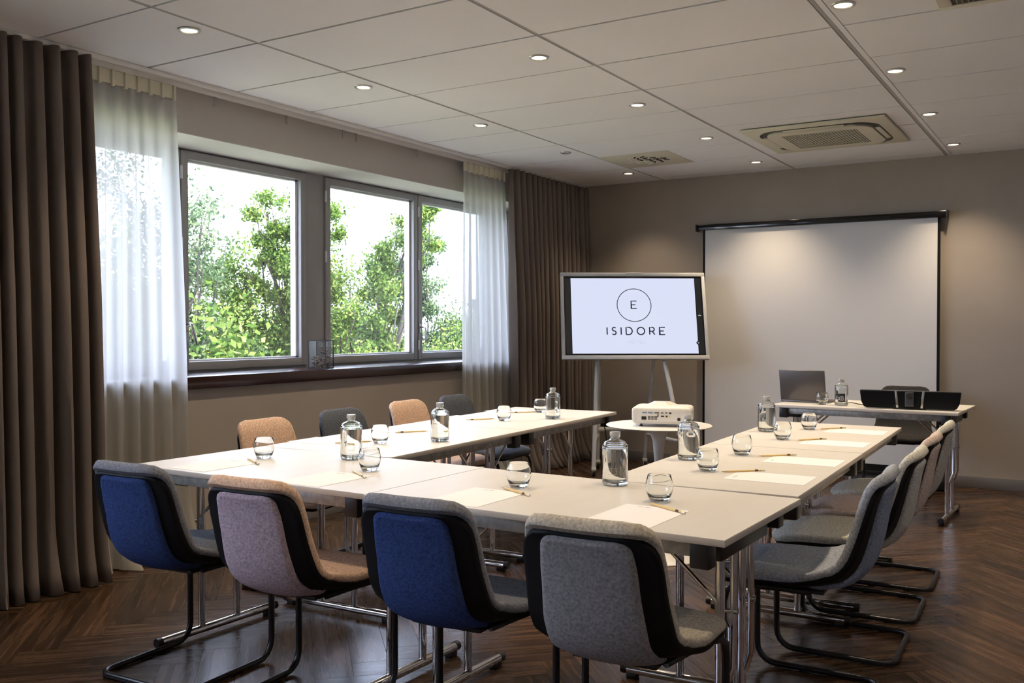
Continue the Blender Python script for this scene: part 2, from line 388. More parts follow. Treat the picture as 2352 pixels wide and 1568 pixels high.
# ------------------------------------------------------------------ downlights
def downlight():
    t = thing('ceiling_downlight', (0, 0, 0)); 
    MB().lathe([(.036, -.001), (.050, -.001), (.052, -.004), (.050, -.008), (.040, -.010), (.036, -.006)], M['can'], 32, closed=True).build('trim_ring', t)
    MB().lathe([(.0, -.0035), (.0365, -.0035), (.0365, -.002), (.0, -.002)], M['bulb'], 32).build('bulb', t)
    return t
def spot(parent, e=1.0):
    ld = bpy.data.lights.new('downlight_beam', 'SPOT'); ld.energy = LAMP_W*e; ld.color = LAMP_C; ld.spot_size = math.radians(105); ld.spot_blend = 1.0; ld.shadow_soft_size = .035
    l = bpy.data.objects.new('downlight_beam', ld); COL.objects.link(l); l.parent = parent; l.location = (0, 0, -.02)
DL = downlight()
rowname = {-3.54: 'row nearest the windows', -2.40: 'middle row', -0.92: 'row nearest the right side'}
names = {(-3.54, 2.913): 'top left downlight above the long grey curtain, set near the window wall',
 (-3.54, 4.119): 'second downlight from the left in the row along the windows',
 (-3.54, 5.313): 'third downlight from the left in the row along the windows',
 (-3.54, 7.675): 'farthest downlight in the window row, just beyond the square air diffuser',
 (-2.40, 4.133): 'large-looking downlight in the middle of the ceiling, nearest of the middle row',
 (-2.40, 5.331): 'second downlight of the middle row, between window row and air conditioner',
 (-2.40, 6.53): 'third downlight of the middle row, above right of the square diffuser',
 (-2.40, 7.695): 'farthest downlight of the middle row, close to the back wall',
 (-0.92, 4.133): 'nearest downlight at the top right, beside the ceiling return grille',
 (-0.92, 5.342): 'second downlight of the right row, right of the double grid bar',
 (-0.92, 6.538): 'third downlight of the right row, right of the air conditioner',
 (-0.92, 7.72): 'farthest downlight of the right row, above the projection screen'}
first = True
for (x, y), lab in names.items():
    if first:
        t = DL; t.location = (x, y, H); tag(t, lab, 'ceiling light', 'lit round downlights in the ceiling'); first = False
    else: t = dup(DL, (x, y, H), 0, lab, 'lit round downlights in the ceiling')
    OFF = t
beams = list(names.keys())
allL = [o for o in COL.objects if o.name.startswith('ceiling_downlight')]
for k, o in enumerate(allL): spot(o, .62 if o.location.x < -3 else 1.0)
for x in (-2.40, -0.92, 0.55):  # unseen downlights added past the frame to raise the ambient light
    for y in (2.93, 1.73, -.7) if x < 0 else (6.5, 4.1, 1.73, -.7):
        dup(allL[1], (x, y, H), 0, 'added round fill downlight outside the picture, ' + {-2.40: 'middle row, ', -.92: 'right row, ', .55: 'row by the right wall, '}[x] + {2.93: 'just above the frame', 1.73: 'above the viewpoint', -.7: 'behind the viewpoint', 6.5: 'far end', 4.1: 'halfway'}[y], 'fill downlights added outside the picture')
t = tag(MB().lathe([(.0, -.012), (.030, -.012), (.040, -.006), (.042, 0), (.0, 0)], M['can'], 28).build('smoke_detector', None, 40, (-3.531, 6.497, H-.002)),
        'small unlit grey disc in the ceiling, left of the square diffuser', 'detector')
t.location = (-3.531, 6.497, H-.002)

# square swirl diffuser
d = thing('air_diffuser', (-3.125, 7.122, H-.002), 0, 'square beige ceiling diffuser with a round pattern of swirl slots', 'air vent')
MB().box(-.293, -.293, -.006, .293, .293, 0, M['creamp'], .002).build('plate', d)
for k in range(6):
    for j in range(6):
        x = -.16+.064*k; y = -.16+.064*j
        if x*x+y*y > .034: continue
        a = math.atan2(y, x)+.7
        m_ = M['gasket'] if (x - y*.6) > -.03 else M['wplast']
        T = Matrix.Translation((x, y, -.008)) @ Matrix.Rotation(a, 4, 'Z')
        MB().box(-.026, -.008, -.004, .026, .008, .003, m_, .003, T).build('swirl_slot', d)

# ceiling cassette air conditioner
ac = thing('air_conditioner', (-1.632, 6.853, H-.008), 0, 'cream ceiling air conditioner with a square intake grille and black rounded slot', 'air conditioner')
MB().box(-.475, -.475, -.016, .475, .475, 0, M['creamp'], .006).build('panel', ac)
def rrect(a, r, n=8):
    pts = []
    for cx, cy, a0 in ((a-r, a-r, 0), (-a+r, a-r, 90), (-a+r, -a+r, 180), (a-r, -a+r, 270)):
        for k in range(n+1):
            t_ = math.radians(a0+90*k/n); pts.append((cx+r*math.cos(t_), cy+r*math.sin(t_)))
    return pts
def ring(outer, inner, z0, z1, m):
    n = len(outer); vs = [(x, y, z1) for x, y in outer]+[(x, y, z1) for x, y in inner]+[(x, y, z0) for x, y in outer]+[(x, y, z0) for x, y in inner]
    fs = []
    for i in range(n):
        j = (i+1) % n
        fs += [(i, j, n+j, n+i), (2*n+i, 3*n+i, 3*n+j, 2*n+j), (i, 2*n+i, 2*n+j, j), (n+i, n+j, 3*n+j, 3*n+i)]
    return MB().add(vs, fs, m)
ring(rrect(.40, .17), rrect(.355, .14), -.0195, -.015, M['gloss']).build('air_slot', ac)
fp = MB(); q = rrect(.352, .138); n_ = len(q)
fp.add([(x, y, -.03) for x, y in q]+[(x*1.0, y*1.0, -.015) for x, y in q], [tuple(range(n_))]+[(i, (i+1) % n_, n_+(i+1) % n_, n_+i) for i in range(n_)], M['creamp'])
fpo = fp.build('front_panel', ac)
for sx, sy, wx, wy in ((0, -.378, .20, .017), (0, .378, .20, .017), (-.378, 0, .017, .20), (.378, 0, .017, .20)):
    MB().box(sx-wx, sy-wy, -.026, sx+wx, sy+wy, -.018, M['creamp'] if sx > -.3 else M['creamp'], .004).build('louvre', ac)
ig = MB(); ig.box(-.25, -.25, -.0315, .25, .25, -.029, M['grille'])
for k in range(25):
    x = -.245+.0204*k; ig.box(x-.003, -.25, -.034, x+.003, .25, -.031, M['creamp'])
for k in range(13):
    y = -.245+.0408*k; ig.box(-.25, y-.0018, -.0335, .25, y+.0018, -.031, M['creamp'])
ig.build('intake_grille', fpo, 0)
# return grille, top right corner
rg = thing('return_grille', (-.11, 4.12, H-.002), 0, 'white framed ceiling grille with dark mesh, cut by the top right edge', 'air vent')
f = MB(); f.box(-.47, .255, -.008, .47, .295, 0, M['creamp'], .002).box(-.47, -.295, -.008, .47, -.255, 0, M['creamp'], .002)
f.box(-.47, -.26, -.008, -.42, .26, 0, M['creamp'], .002).box(.42, -.26, -.008, .47, .26, 0, M['creamp'], .002); f.build('grille_frame', rg)
gm = MB(); gm.box(-.42, -.255, -.003, .42, .255, 0, M['grille'])
for k in range(40): gm.box(-.42+.021*k, -.255, -.006, -.417+.021*k, .255, -.003, M['tbar'])
gm.build('mesh', rg, 0)

# ------------------------------------------------------------------ curtain rails and curtains
r1 = thing('curtain_rail', (-4.25, 0, H-.002), 0, 'white ceiling curtain rail running above the grey curtains the length of the wall', 'curtain rail')
MB().box(-.012, -1.5, -.022, .012, BY-.03, 0, M['white'], .002).build('track', r1)
r2 = thing('curtain_rail', (-4.345, 0, H-.002), 0, 'white ceiling curtain rail nearer the window wall, carrying the sheer curtains', 'curtain rail')
MB().box(-.010, -1.5, -.030, .010, BY-.03, 0, M['white'], .002).build('track', r2)
for y in (3.755, 4.324, 4.848, 4.98, 5.664):
    MB().box(-.004, y-.008, -.085, .004, y+.008, -.03, M['tbar'], .001).build('glider_hook', r2)

def curtain(name, y0, y1, xc, amp, pitch, z0, z1, mat, seed, flare=0.02, thick=.003, y0b=None, y1b=None, hem=0.0, sharp=1.0, taper=.55):
    rr = random.Random(seed); y0b = y0 if y0b is None else y0b; y1b = y1 if y1b is None else y1b
    n = max(2, round((y1-y0)/pitch)); cuts = [0.0]
    for k in range(n): cuts.append(cuts[-1]+rr.uniform(.72, 1.3))
    cuts = [c/cuts[-1] for c in cuts]; am = [rr.uniform(.7, 1.15) for _ in range(n+1)]; ph = [rr.uniform(-.25, .25) for _ in range(n+1)]
    NU, NV = n*14, 30; vs = []
    for v in range(NV+1):
        tz = v/NV; z = z1+(z0-z1)*tz
        for u in range(NU+1):
            s = u/14.0; k = min(int(s), n-1); fr = s-k
            yy = cuts[k]+(cuts[k+1]-cuts[k])*fr
            Y = (y0+(y1-y0)*yy)*(1-tz)+(y0b+(y1b-y0b)*yy)*tz
            a_ = am[k]*(1-fr)+am[min(k+1, n)]*fr
            g = taper+(1-taper)*min(1, tz*2.2)
            w_ = math.cos(2*PI*fr); w_ = math.copysign(abs(w_)**sharp, w_)
            x = xc+amp*a_*g*w_ + .010*math.sin(3.1*tz+ph[k]*9)*tz
            Y += .30*amp*g*math.sin(4*PI*fr+ph[k])*.5
            if tz > .86:
                q_ = (tz-.86)/.14; x += flare*q_*q_*(1 if w_ > 0 else .2)*(1+ph[k]*2); Y += ph[k]*.03*q_
            vs.append((x, Y, z+(hem*abs(ph[k])*4*(1 if v == NV else 0))))
    fs = [(v*(NU+1)+u, v*(NU+1)+u+1, (v+1)*(NU+1)+u+1, (v+1)*(NU+1)+u) for v in range(NV) for u in range(NU)]
    mb = MB().add(vs, fs, mat); o = mb.build(name, None, 80)
    if thick:
        md = o.modifiers.new('thickness', 'SOLIDIFY'); md.thickness = thick; md.offset = 0
    return o
tag(curtain('curtain', 1.75, 2.87, -4.245, .070, .078, .004, H-.024, M['curtain'], 3, .035, y1b=2.92, sharp=.75), 'taupe floor-length pleated curtain hanging at the left edge of the picture', 'curtain', 'taupe blackout curtains')
tag(curtain('curtain', 6.80, 8.17, -4.235, .068, .092, .004, H-.024, M['curtain'], 11, .09, y0b=6.88, y1b=8.20, hem=.01, sharp=.75), 'taupe floor-length pleated curtain in the far corner, left of the display', 'curtain', 'taupe blackout curtains')
def sheer(y0, y1, y0b, y1b, seed, label):
    o = curtain('sheer_curtain', y0, y1, -4.345, .030, .088, .004, H-.034, M['voile'], seed, .10, 0, y0b, y1b, .008, .8, .35)
    tag(o, label, 'curtain', 'white voile curtains')
    hb = MB(); n = round((y1-y0)/.075)
    for k in range(n):
        ya = y0+(y1-y0)*k/n; yb = y0+(y1-y0)*(k+.93)/n
        hb.box(-4.337, ya, H-.105, -4.333, yb+.01, H-.034, M['tape'])
        hb.box(-4.337, yb-.016, H-.118, -4.318, yb, H-.034, M['tape'], .003)
    hb.build('heading_tape', o, 0)
sheer(2.86, 3.47, 2.80, 3.55, 21, 'white sheer curtain hanging beside the left taupe curtain, over the near window')
sheer(6.26, 6.88, 6.24, 7.04, 5, 'white sheer curtain hanging over the far window, beside the far taupe curtain')

# ------------------------------------------------------------------ terrarium on sill
tr = thing('glass_terrarium', (-4.50, 4.79, SZ+.001), .32, 'small black-edged glass box holding dried flowers on the window sill', 'terrarium')
a_, b_, h_ = .062, .062, .19
e = MB()
for x in (-a_, a_):
    for y in (-b_, b_): e.box(x-.003, y-.003, 0, x+.003, y+.003, h_, M['gasket'])
for z in (.003, h_):
    for s_ in (-1, 1):
        e.box(-a_, s_*b_-.003, z-.003, a_, s_*b_+.003, z+.003, M['gasket']); e.box(s_*a_-.003, -b_, z-.003, s_*a_+.003, b_, z+.003, M['gasket'])
e.build('metal_edging', tr, 0)
g = MB()
for s_ in (-1, 1):
    g.box(-a_+.003, s_*b_-.001, .004, a_-.003, s_*b_+.001, h_-.003, M['thin']); g.box(s_*a_-.001, -b_+.003, .004, s_*a_+.001, b_-.003, h_-.003, M['thin'])
g.build('pane', tr, 0)
df = MB(); r_ = random.Random(4)
for k in range(520):
    hh = .006+.075*r_.random()**1.2 if k < 400 else .05+.10*r_.random()
    x = r_.uniform(-.05, .05); y = r_.uniform(-.05, .05)
    if k >= 400: x = .02+x*.4; y = .02+y*.4
    T = Matrix.Translation((x, y, hh)) @ Matrix.Rotation(r_.uniform(0, 6), 4, 'Z') @ Matrix.Rotation(r_.uniform(-1.3, 1.3), 4, 'X')
    df.add([(-.014, 0, 0), (0, -.004, .002), (.014, 0, .004), (0, .004, .002), (0, 0, -.003)], [(0, 1, 2, 3), (0, 4, 1), (1, 4, 2), (2, 4, 3), (3, 4, 0)], M['dried'], T)
df.build('dried_flowers', tr, 0)['kind'] = 'stuff'

# ------------------------------------------------------------------ tables
TH = .73
def table_proto(name, L_, D_):
    t = thing('folding_table', (0, 0, 0))
    mb = MB(); mb.box(-L_/2, -D_/2, TH-.019, L_/2, D_/2, TH-.0006, M['edge'], .0015)
    mb.box(-L_/2+.0008, -D_/2+.0008, TH-.004, L_/2-.0008, D_/2-.0008, TH, M['top'])
    mb.build('tabletop', t)
    for s_ in (-1, 1):
        y = s_*(D_/2-.045)
        MB().box(-L_/2+.07, y-.011, TH-.062, L_/2-.07, y+.011, TH-.0195, M['steel'], .002).build('apron', t)
    for sx in (-1, 1):
        lx = sx*(L_/2-.105)
        lg = MB()
        for k, sy in enumerate((-1, 1)):
            y = sy*.092; 
            lg.tube([(lx, y, TH-.075), (lx, y, .03)], .0145, M['chrome'], 18)
            lg.tube([(lx+sx*.034, y*.82, TH-.075), (lx+sx*.034, y*.82, .31), (lx+sx*.012, y, .25)], .010, M['chrome'], 14)
        lgo = lg.build('leg', t)
        for sy in (-1, 1):
            bb = MB().tube([(lx+sx*.034, sy*.075, TH-.26), (lx+sx*.004, sy*.092, TH-.26)], .006, M['chrome'], 12)
            bb.tube([(lx+sx*.047, sy*.075, TH-.26), (lx+sx*.034, sy*.075, TH-.26)], .011, M['silver'], 12); bb.build('pivot', lgo)
        ft = MB(); ft.tube([(lx, -.295, .031), (lx, .295, .031)], .017, M['chrome'], 18)
        fo = ft.build('foot_rail', t)
        for sy in (-1, 1):
            MB().tube([(lx, sy*.29, .031), (lx, sy*.312, .031)], .0185, M['black'], 16).box(lx-.016, sy*.27-.02, 0, lx+.016, sy*.27+.02, .022, M['black'], .003).build('end_cap', fo)
        MB().box(lx-.05, -.20, TH-.095, lx+.045, .20, TH-.0195, M['black'], .006).build('leg_housing', t)
        for yy in (.10, -.10): MB().tube([(lx, yy, TH-.24), (lx-sx*.20, yy, TH-.06)], .006, M['chrome'], 10).build('brace', t)
        for sy in (-1, 1):
            MB().box(sx*(L_/2-.075)-.028, sy*(D_/2-.045)-.03, TH-.088, sx*(L_/2-.075)+.028, sy*(D_/2-.045)+.022, TH-.0195, M['black'], .005).build('corner_block', t)
    return t
def place_table(proto, x, y, rz, label):
    if 'label' not in proto:
        proto.location = (x, y, 0); proto.rotation_euler = (0, 0, rz); tag(proto, label, 'table', 'pale folding tables'); return proto
    return dup(proto, (x, y, 0), rz, label, 'pale folding tables')
tF = table_proto('f', 1.213, .69)
place_table(tF, -2.617, 2.700, -.014, 'pale folding table at the near left corner, before the leftmost blue chair')
place_table(tF, -1.401, 2.672, -.014, 'pale folding table at the near right corner, before the grey chair')
tL = table_proto('l', 1.195, .735)
place_table(tL, -2.880, 3.64, PI/2+.044, 'pale folding table in the left arm, touching the near left corner table')
place_table(tL, -2.934, 4.838, PI/2+.044, 'pale folding table at the far end of the left arm')
tR = table_proto('r', 1.185, .682)
place_table(tR, -1.168, 3.623, PI/2+.034, 'pale folding table in the right arm, touching the near right corner table')
place_table(tR, -1.209, 4.812, PI/2+.034, 'pale folding table at the far end of the right arm')
tB = table_proto('b', 1.19, .70)
place_table(tB, -1.312, 6.865, -.045, 'presenter table alone before the projection screen, carrying laptop and sound bar')

# ------------------------------------------------------------------ chairs
prof = [(.252, .432), (.235, .444), (.20, .452), (.14, .453), (.06, .447), (-.02, .440), (-.09, .440), (-.145, .452), (-.183, .482), (-.205, .525), (-.219, .58), (-.231, .64), (-.243, .70), (-.256, .745), (-.268, .770), (-.288, .790), (-.300, .796)]
def resample(pts, n):
    d = [0]
    for a, b in zip(pts, pts[1:]): d.append(d[-1]+math.dist(a, b))
    out = []
    for i in range(n):
        s = d[-1]*i/(n-1); k = max(0, min(len(pts)-2, next((j for j in range(len(d)-1) if d[j+1] >= s-1e-9), len(pts)-2)))
        t_ = (s-d[k])/(d[k+1]-d[k]); out.append((pts[k][0]+(pts[k+1][0]-pts[k][0])*t_, pts[k][1]+(pts[k+1][1]-pts[k][1])*t_))
    return out, d[-1]
PR, PLEN = resample(prof, 400)
def sfun(s):
    s = max(0, min(PLEN, s)); f_ = s/PLEN*399; i = min(398, int(f_)); t_ = f_-i
    y = PR[i][0]+(PR[i+1][0]-PR[i][0])*t_; z = PR[i][1]+(PR[i+1][1]-PR[i][1])*t_
    a = PR[max(0, i-6)]; b = PR[min(399, i+7)]; d = Vector((b[0]-a[0], b[1]-a[1])).normalized()
    return y, z, (d.y, -d.x)   # inner normal (towards the sitter)
def halfw(s):
    k = s/PLEN
    keys = [(0, .215), (.15, .230), (.30, .232), (.45, .215), (.60, .203), (.78, .194), (1, .180)]
    for (a, wa), (b, wb_) in zip(keys, keys[1:]):
        if k <= b: t_ = (k-a)/(b-a); t_ = t_*t_*(3-2*t_); return wa+(wb_-wa)*t_
    return keys[-1][1]
def wrap(s):
    k = s/PLEN
    keys = [(0, -.020), (.18, .0), (.35, .016), (.48, .038), (.62, .032), (.82, .016), (1, .008)]
    for (a, wa), (b, wb_) in zip(keys, keys[1:]):
        if k <= b: t_ = (k-a)/(b-a); return wa+(wb_-wa)*t_
    return keys[-1][1]
NS, NT = 34, 20
def grid(s0, s1, inset, off, side=0.0, ra=.09, rb=.075, belly=0.0, lip=0.0):
    a = s0+inset; b = s1-inset; out = []
    for i in range(NS+1):
        c = (1-math.cos(PI*i/NS))/2; c = .5*c+.5*i/NS; s = a+(b-a)*c
        y, z, n = sfun(s); hw = halfw(s)-side-inset
        for dd, r in ((s-a, ra-inset*.4), (b-s, rb-inset*.4)):
            if dd < r: hw -= r-math.sqrt(max(0, r*r-(r-dd)**2))
        kk = (s-s0)/(s1-s0); bl = belly*math.sin(PI*max(0, min(1, kk)))
        row = []
        for j in range(NT+1):
            t_ = -1+2*j/NT; t_ = math.sin(t_*PI/2*.86)/math.sin(PI/2*.86)
            X = hw*t_; q = X/halfw(s)
            o_ = wrap(s)*abs(q)**2.6 + off - bl*(1-t_*t_*.8)
            if lip and off < -.004: u_ = max(0, min(1, (s-(PLEN-.058))/.03)); o_ -= lip*u_*u_*(3-2*u_)
            row.append((X, y+n[0]*o_, z+n[1]*o_))
        out.append(row)
    return out
def shellmesh(rings, mat, **kw):
    """rings: list of (inset, off) from the sitter side to the back side"""
    vs = []; fs = []; G0 = grid(inset=rings[0][0], off=rings[0][1], **kw); G1 = grid(inset=rings[-1][0], off=rings[-1][1], **kw)
    W_ = NT+1
    def flat(G): return [p for r in G for p in r]
    vs += flat(G0); o1 = len(vs); vs += flat(G1)
    for i in range(NS):
        for j in range(NT):
            a = i*W_+j; fs.append((a, a+W_, a+W_+1, a+1)); a += o1; fs.append((a, a+1, a+W_+1, a+W_))
    bd = [(0, j) for j in range(NT)]+[(i, NT) for i in range(NS)]+[(NS, j) for j in range(NT, 0, -1)]+[(i, 0) for i in range(NS, 0, -1)]
    prev = [i*W_+j for i, j in bd]
    for k, (ins, off) in enumerate(rings[1:]):
        if k == len(rings)-2: cur = [o1+i*W_+j for i, j in bd]
        else:
            G = grid(inset=ins, off=off, **kw); base = len(vs); vs += [G[i][j] for i, j in bd]; cur = list(range(base, base+len(bd)))
        m_ = len(bd)
        for q in range(m_): fs.append((prev[q], prev[(q+1) % m_], cur[(q+1) % m_], cur[q]))
        prev = cur
    return MB().add(vs, fs, mat)
def chair_proto(nm, inner, outer):
    t = thing('cantilever_chair', (0, 0, 0))
    shellmesh([(.012, .014), (.0035, .010), (.0, .002), (.0, -.006), (.0035, -.014)], inner, s0=0, s1=PLEN, lip=.008).build('seat_shell', t, 60)
    shellmesh([(.003, -.0145), (.003, -.020), (.005, -.029), (.009, -.031)], M['shell'], s0=0, s1=PLEN-.029).build('shell_backing', t, 60)
    shellmesh([(.0, -.029), (.0, -.036), (.006, -.042), (.014, -.044)], outer, s0=PLEN*.34, s1=PLEN-.041, side=.062, ra=.12, rb=.04, belly=.008).build('back_panel', t, 60)
    # cantilever frame: one bent black tube
    hw = .216; r = .0115; pts = []
    def arc(c, r_, a0, a1, ax, ay, n=6):
        return [tuple(Vector(c)+Vector(ax)*r_*math.cos(a)+Vector(ay)*r_*math.sin(a)) for a in [a0+(a1-a0)*k/n for k in range(n+1)]]
    def side(sg):
        p = []
        p.append((sg*.13, -.06, .392)); p.append((sg*.16, .02, .402))
        p += [(sg*.19, .12, .408), (sg*(hw-.004), .17, .404), (sg*hw, .198, .385), (sg*hw, .208, .35)]
        p += [(sg*hw, .208, .11)]
        p += [(sg*hw, .208-.07*(1-math.cos(a)), .083-.07*math.sin(a)) for a in [PI/2*k/5 for k in range(6)]]
        p += [(sg*hw, -.17, .0128)]
        p += [(sg*(hw-.055*(1-math.cos(a))), -.17-.055*math.sin(a), .0128) for a in [PI/2*k/4 for k in range(1, 5)]]
        return p
    R_ = side(1); L_ = side(-1)
    MB().tube(R_+L_[::-1], r, M['tube'], 12).build('cantilever_frame', t)
    MB().box(-.12, -.10, .383, .12, .05, .398, M['black'], .005).build('mounting_plate', t)
    for sg in (-1, 1):
        for yy in (.02, -.14): MB().box(sg*hw-.008, yy, 0, sg*hw+.008, yy+.03, .006, M['black']).build('floor_glide', t, 0)
    return t
FT = {'blue': (F2('blue_grey_felt', (.20, .21, .245)), F2('deep_blue_felt', (.040, .068, .190))),
      'slate': (F2('dark_slate_felt', (.092, .102, .120)), F2('dark_slate_felt', (.07, .08, .10))),
      'blush': (F2('blush_felt', (.56, .46, .40)), F2('pale_blush_felt', (.60, .50, .46))),
      'pink': (F2('peach_felt', (.62, .43, .31)), F2('dusty_pink_felt', (.50, .39, .43))),
      'grey': (F2('beige_grey_felt', (.44, .40, .33)), F2('mid_grey_felt', (.27, .255, .26))),
      'light': (F2('pale_green_grey_felt', (.54, .53, .46)), F2('pale_grey_felt', (.52, .51, .46))),
      'steel': (F2('blue_grey_felt', (.33, .35, .385)), F2('light_blue_felt', (.26, .30, .39))),
      'dark': (F2('charcoal_felt', (.035, .033, .031)), F2('charcoal_felt', (.035, .033, .031)))}
protos = {}
def chair(kind, x, y, rz, label, group):
    if kind not in protos:
        t = chair_proto(kind, *FT[kind]); t.location = (x, y, 0); t.rotation_euler = (0, 0, rz); tag(t, label, 'chair', group); protos[kind] = t; return t
    return dup(protos[kind], (x, y, 0), rz, label, group)
g1, g2, g3 = 'chairs along the near side of the tables', 'chairs along the window side', 'chairs along the right side'
chair('blue', -2.882, 2.355, .06, 'blue felt cantilever chair seen from behind, leftmost of the near row', g1)
chair('pink', -2.272, 2.345, .06, 'pink felt cantilever chair seen from behind in the near row', g1)
chair('blue', -1.635, 2.355, .06, 'dark blue felt chair seen from behind, between the pink and the grey chair', g1)
chair('grey', -1.085, 2.350, .06, 'grey felt cantilever chair seen from behind at the near right corner', g1)
R90 = -PI/2
chair('pink', -3.33, 3.42, R90+.05, 'peach felt chair nearest the left sheer curtain, behind a tumbler', g2)
chair('slate', -3.38, 4.05, R90+.05, 'dark slate chair on the window side, behind the nearest left bottle', g2)
chair('pink', -3.45, 4.745, R90+.05, 'peach felt chair on the window side, between two dark chairs', g2)
chair('slate', -3.46, 5.28, R90+.05, 'dark slate chair farthest along the window side, beside the far sheer curtain', g2)
L90 = PI/2
chair('steel', -.865, 3.30, L90+.04, 'blue-grey felt chair on the right side, nearest the camera', g3)
chair('light', -.865, 3.93, L90+.03, 'pale green-grey felt chair, second on the right side, next to the blue-grey one', g3)
chair('blush', -.885, 4.50, L90+.03, 'pinkish felt chair, third on the right side between two pale ones', g3)
chair('light', -.90, 5.07, L90+.03, 'pale grey felt chair farthest along the right side, by the presenter table leg', g3)
chair('dark', -1.27, 7.64, PI, 'charcoal felt chair facing the room behind the presenter table', None)

# ------------------------------------------------------------------ tumblers, bottles, paper, pencils
TZ = TH+.0003
gp = [(.0, 0), (.026, 0), (.0285, .003), (.033, .012), (.040, .030), (.0425, .046), (.0415, .062), (.0365, .082), (.0355, .0845), (.0345, .0845), (.0340, .082), (.0393, .062), (.0404, .046), (.038, .031), (.031, .0175), (.018, .0135), (.0, .0125)]
def lathe_solid(prof_, m, n=48):
    mb = MB(); vs = []; fs = []
    K = len(prof_); idx = []
    for r, z in prof_:
        if r == 0: idx.append((len(vs),)); vs.append((0, 0, z))
        else: idx.append(tuple(range(len(vs), len(vs)+n))); vs += [(r*math.cos(2*PI*j/n), r*math.sin(2*PI*j/n), z) for j in range(n)]
    for a, b in zip(idx, idx[1:]):
        for j in range(n):
            k = (j+1) % n
            if len(a) == 1 and len(b) == 1: continue
            if len(a) == 1: fs.append((a[0], b[k], b[j]))
            elif len(b) == 1: fs.append((a[j], a[k], b[0]))
            else: fs.append((a[j], a[k], b[k], b[j]))
    return mb.add(vs, fs, m)
tumb = lathe_solid(gp, M['glass']).mesh('tumbler', 60)
def tumbler(x, y, label):
    o = bpy.data.objects.new('tumbler', tumb); COL.objects.link(o); o.location = (x, y, TZ); tag(o, label, 'glass', 'empty tumblers on the tables')
tumbler(-2.915, 2.765, 'empty tumbler nearest the left corner, in front of the peach chair')
tumbler(-2.325, 2.735, 'empty tumbler at the lower right of the nearest left-arm bottle')
tumbler(-2.827, 3.400, 'empty tumbler between the two near bottles of the left arm')
tumbler(-2.897, 4.590, 'empty tumbler on the left arm beside a pencil, before the far sheer curtain')
tumbler(-2.985, 5.160, 'empty tumbler half hidden behind the far left bottle')
tumbler(-1.655, 2.715, 'empty tumbler on the near side, between the blue and the grey chair')
tumbler(-1.150, 2.725, 'large-looking empty tumbler on the near right table, above the grey chair paper')
tumbler(-1.238, 3.395, 'empty tumbler touching the second right bottle at its lower right')
tumbler(-1.270, 3.895, 'empty tumbler standing alone in the middle of the right arm')
tumbler(-1.278, 4.530, 'empty tumbler right beside the far right bottle')
tumbler(-1.284, 5.045, 'empty tumbler at the far end of the right arm')
# bottles
def bottle_proto():
    t = thing('water_bottle', (0, 0, 0))
    body = [(.0, .006), (.030, .003), (.036, .002), (.0415, .004), (.0438, .010), (.044, .016), (.044, .136), (.0437, .1385), (.0395, .1395), (.0385, .1405), (.0385, .1450), (.034, .1495), (.022, .1545), (.0165, .159), (.0155, .167), (.0135, .167), (.0135, .158),
            (.020, .1525), (.032, .1475), (.036, .1435), (.036, .1385), (.0405, .1345), (.0413, .131), (.0413, .022), (.040, .016), (.034, .012), (.0, .012)]
    lathe_solid(body, M['glass'], 56).build('glass_body', t, 50)
    lathe_solid([(.0, .0123), (.0335, .0123), (.0398, .0163), (.0411, .0222), (.0411, .126), (.0, .126)], M['water'], 56).build('water', t, 50)
    lathe_solid([(.0, .158), (.0132, .158), (.0132, .1665), (.0178, .1668), (.0185, .170), (.0185, .180), (.0175, .183), (.0, .1835)], M['capm'], 32).build('stopper', t, 40)
    # fine printed frame on the glass
    pr = MB(); 
    for z0_, z1_, a0, a1 in ((.062, .0630, -.35, .35), (.022+.02, .043, -.35, .35)):
        for k in range(8):
            aa = a0+(a1-a0)*k/8; ab = a0+(a1-a0)*(k+1)/8; R_ = .0443
            pr.add([(R_*math.cos(aa), R_*math.sin(aa), z0_), (R_*math.cos(ab), R_*math.sin(ab), z0_), (R_*math.cos(ab), R_*math.sin(ab), z1_), (R_*math.cos(aa), R_*math.sin(aa), z1_)], [(0, 1, 2, 3)], M['print'])
    for aa in (-.35, .35):
        R_ = .0443; pr.add([(R_*math.cos(aa), R_*math.sin(aa), .042), (R_*math.cos(aa+.02), R_*math.sin(aa+.02), .042), (R_*math.cos(aa+.02), R_*math.sin(aa+.02), .063), (R_*math.cos(aa), R_*math.sin(aa), .063)], [(0, 1, 2, 3)], M['print'])
    pr.build('printed_frame', t, 0)
    return t
M['capm'] = P('clear_frosted_stopper', (.75, .74, .70), .25, 0, .6, **{'Transmission Weight': .6})
M['print'] = P('pale_print', (.8, .8, .76), .6)
bp_ = bottle_proto()
bl = [(-2.592, 2.935, 'clear water bottle nearest on the left arm, beside the peach chair tumbler'),
      (-2.640, 3.615, 'clear water bottle in the middle of the left arm, before the dark chair'),
      (-2.715, 4.840, 'clear water bottle at the far end of the left arm'),
      (-1.402, 2.935, 'large-looking clear water bottle at the inner near right corner'),
      (-1.415, 3.655, 'clear water bottle on the right arm in front of the projector table'),
      (-1.448, 4.840, 'clear water bottle at the far inner end of the right arm'),
      (-1.486, 6.690, 'water bottle with a black label on the presenter table')]
for k, (x, y, lab) in enumerate(bl):
    if k == 0: bp_.location = (x, y, TZ); bp_.rotation_euler = (0, 0, -.9); tag(bp_, lab, 'bottle', 'water bottles on the tables'); o = bp_
    else: o = dup(bp_, (x, y, TZ), -.9-.15*k, lab, 'water bottles on the tables')
tumbler(-1.617, 6.695, 'empty tumbler on the presenter table, in front of the laptop')
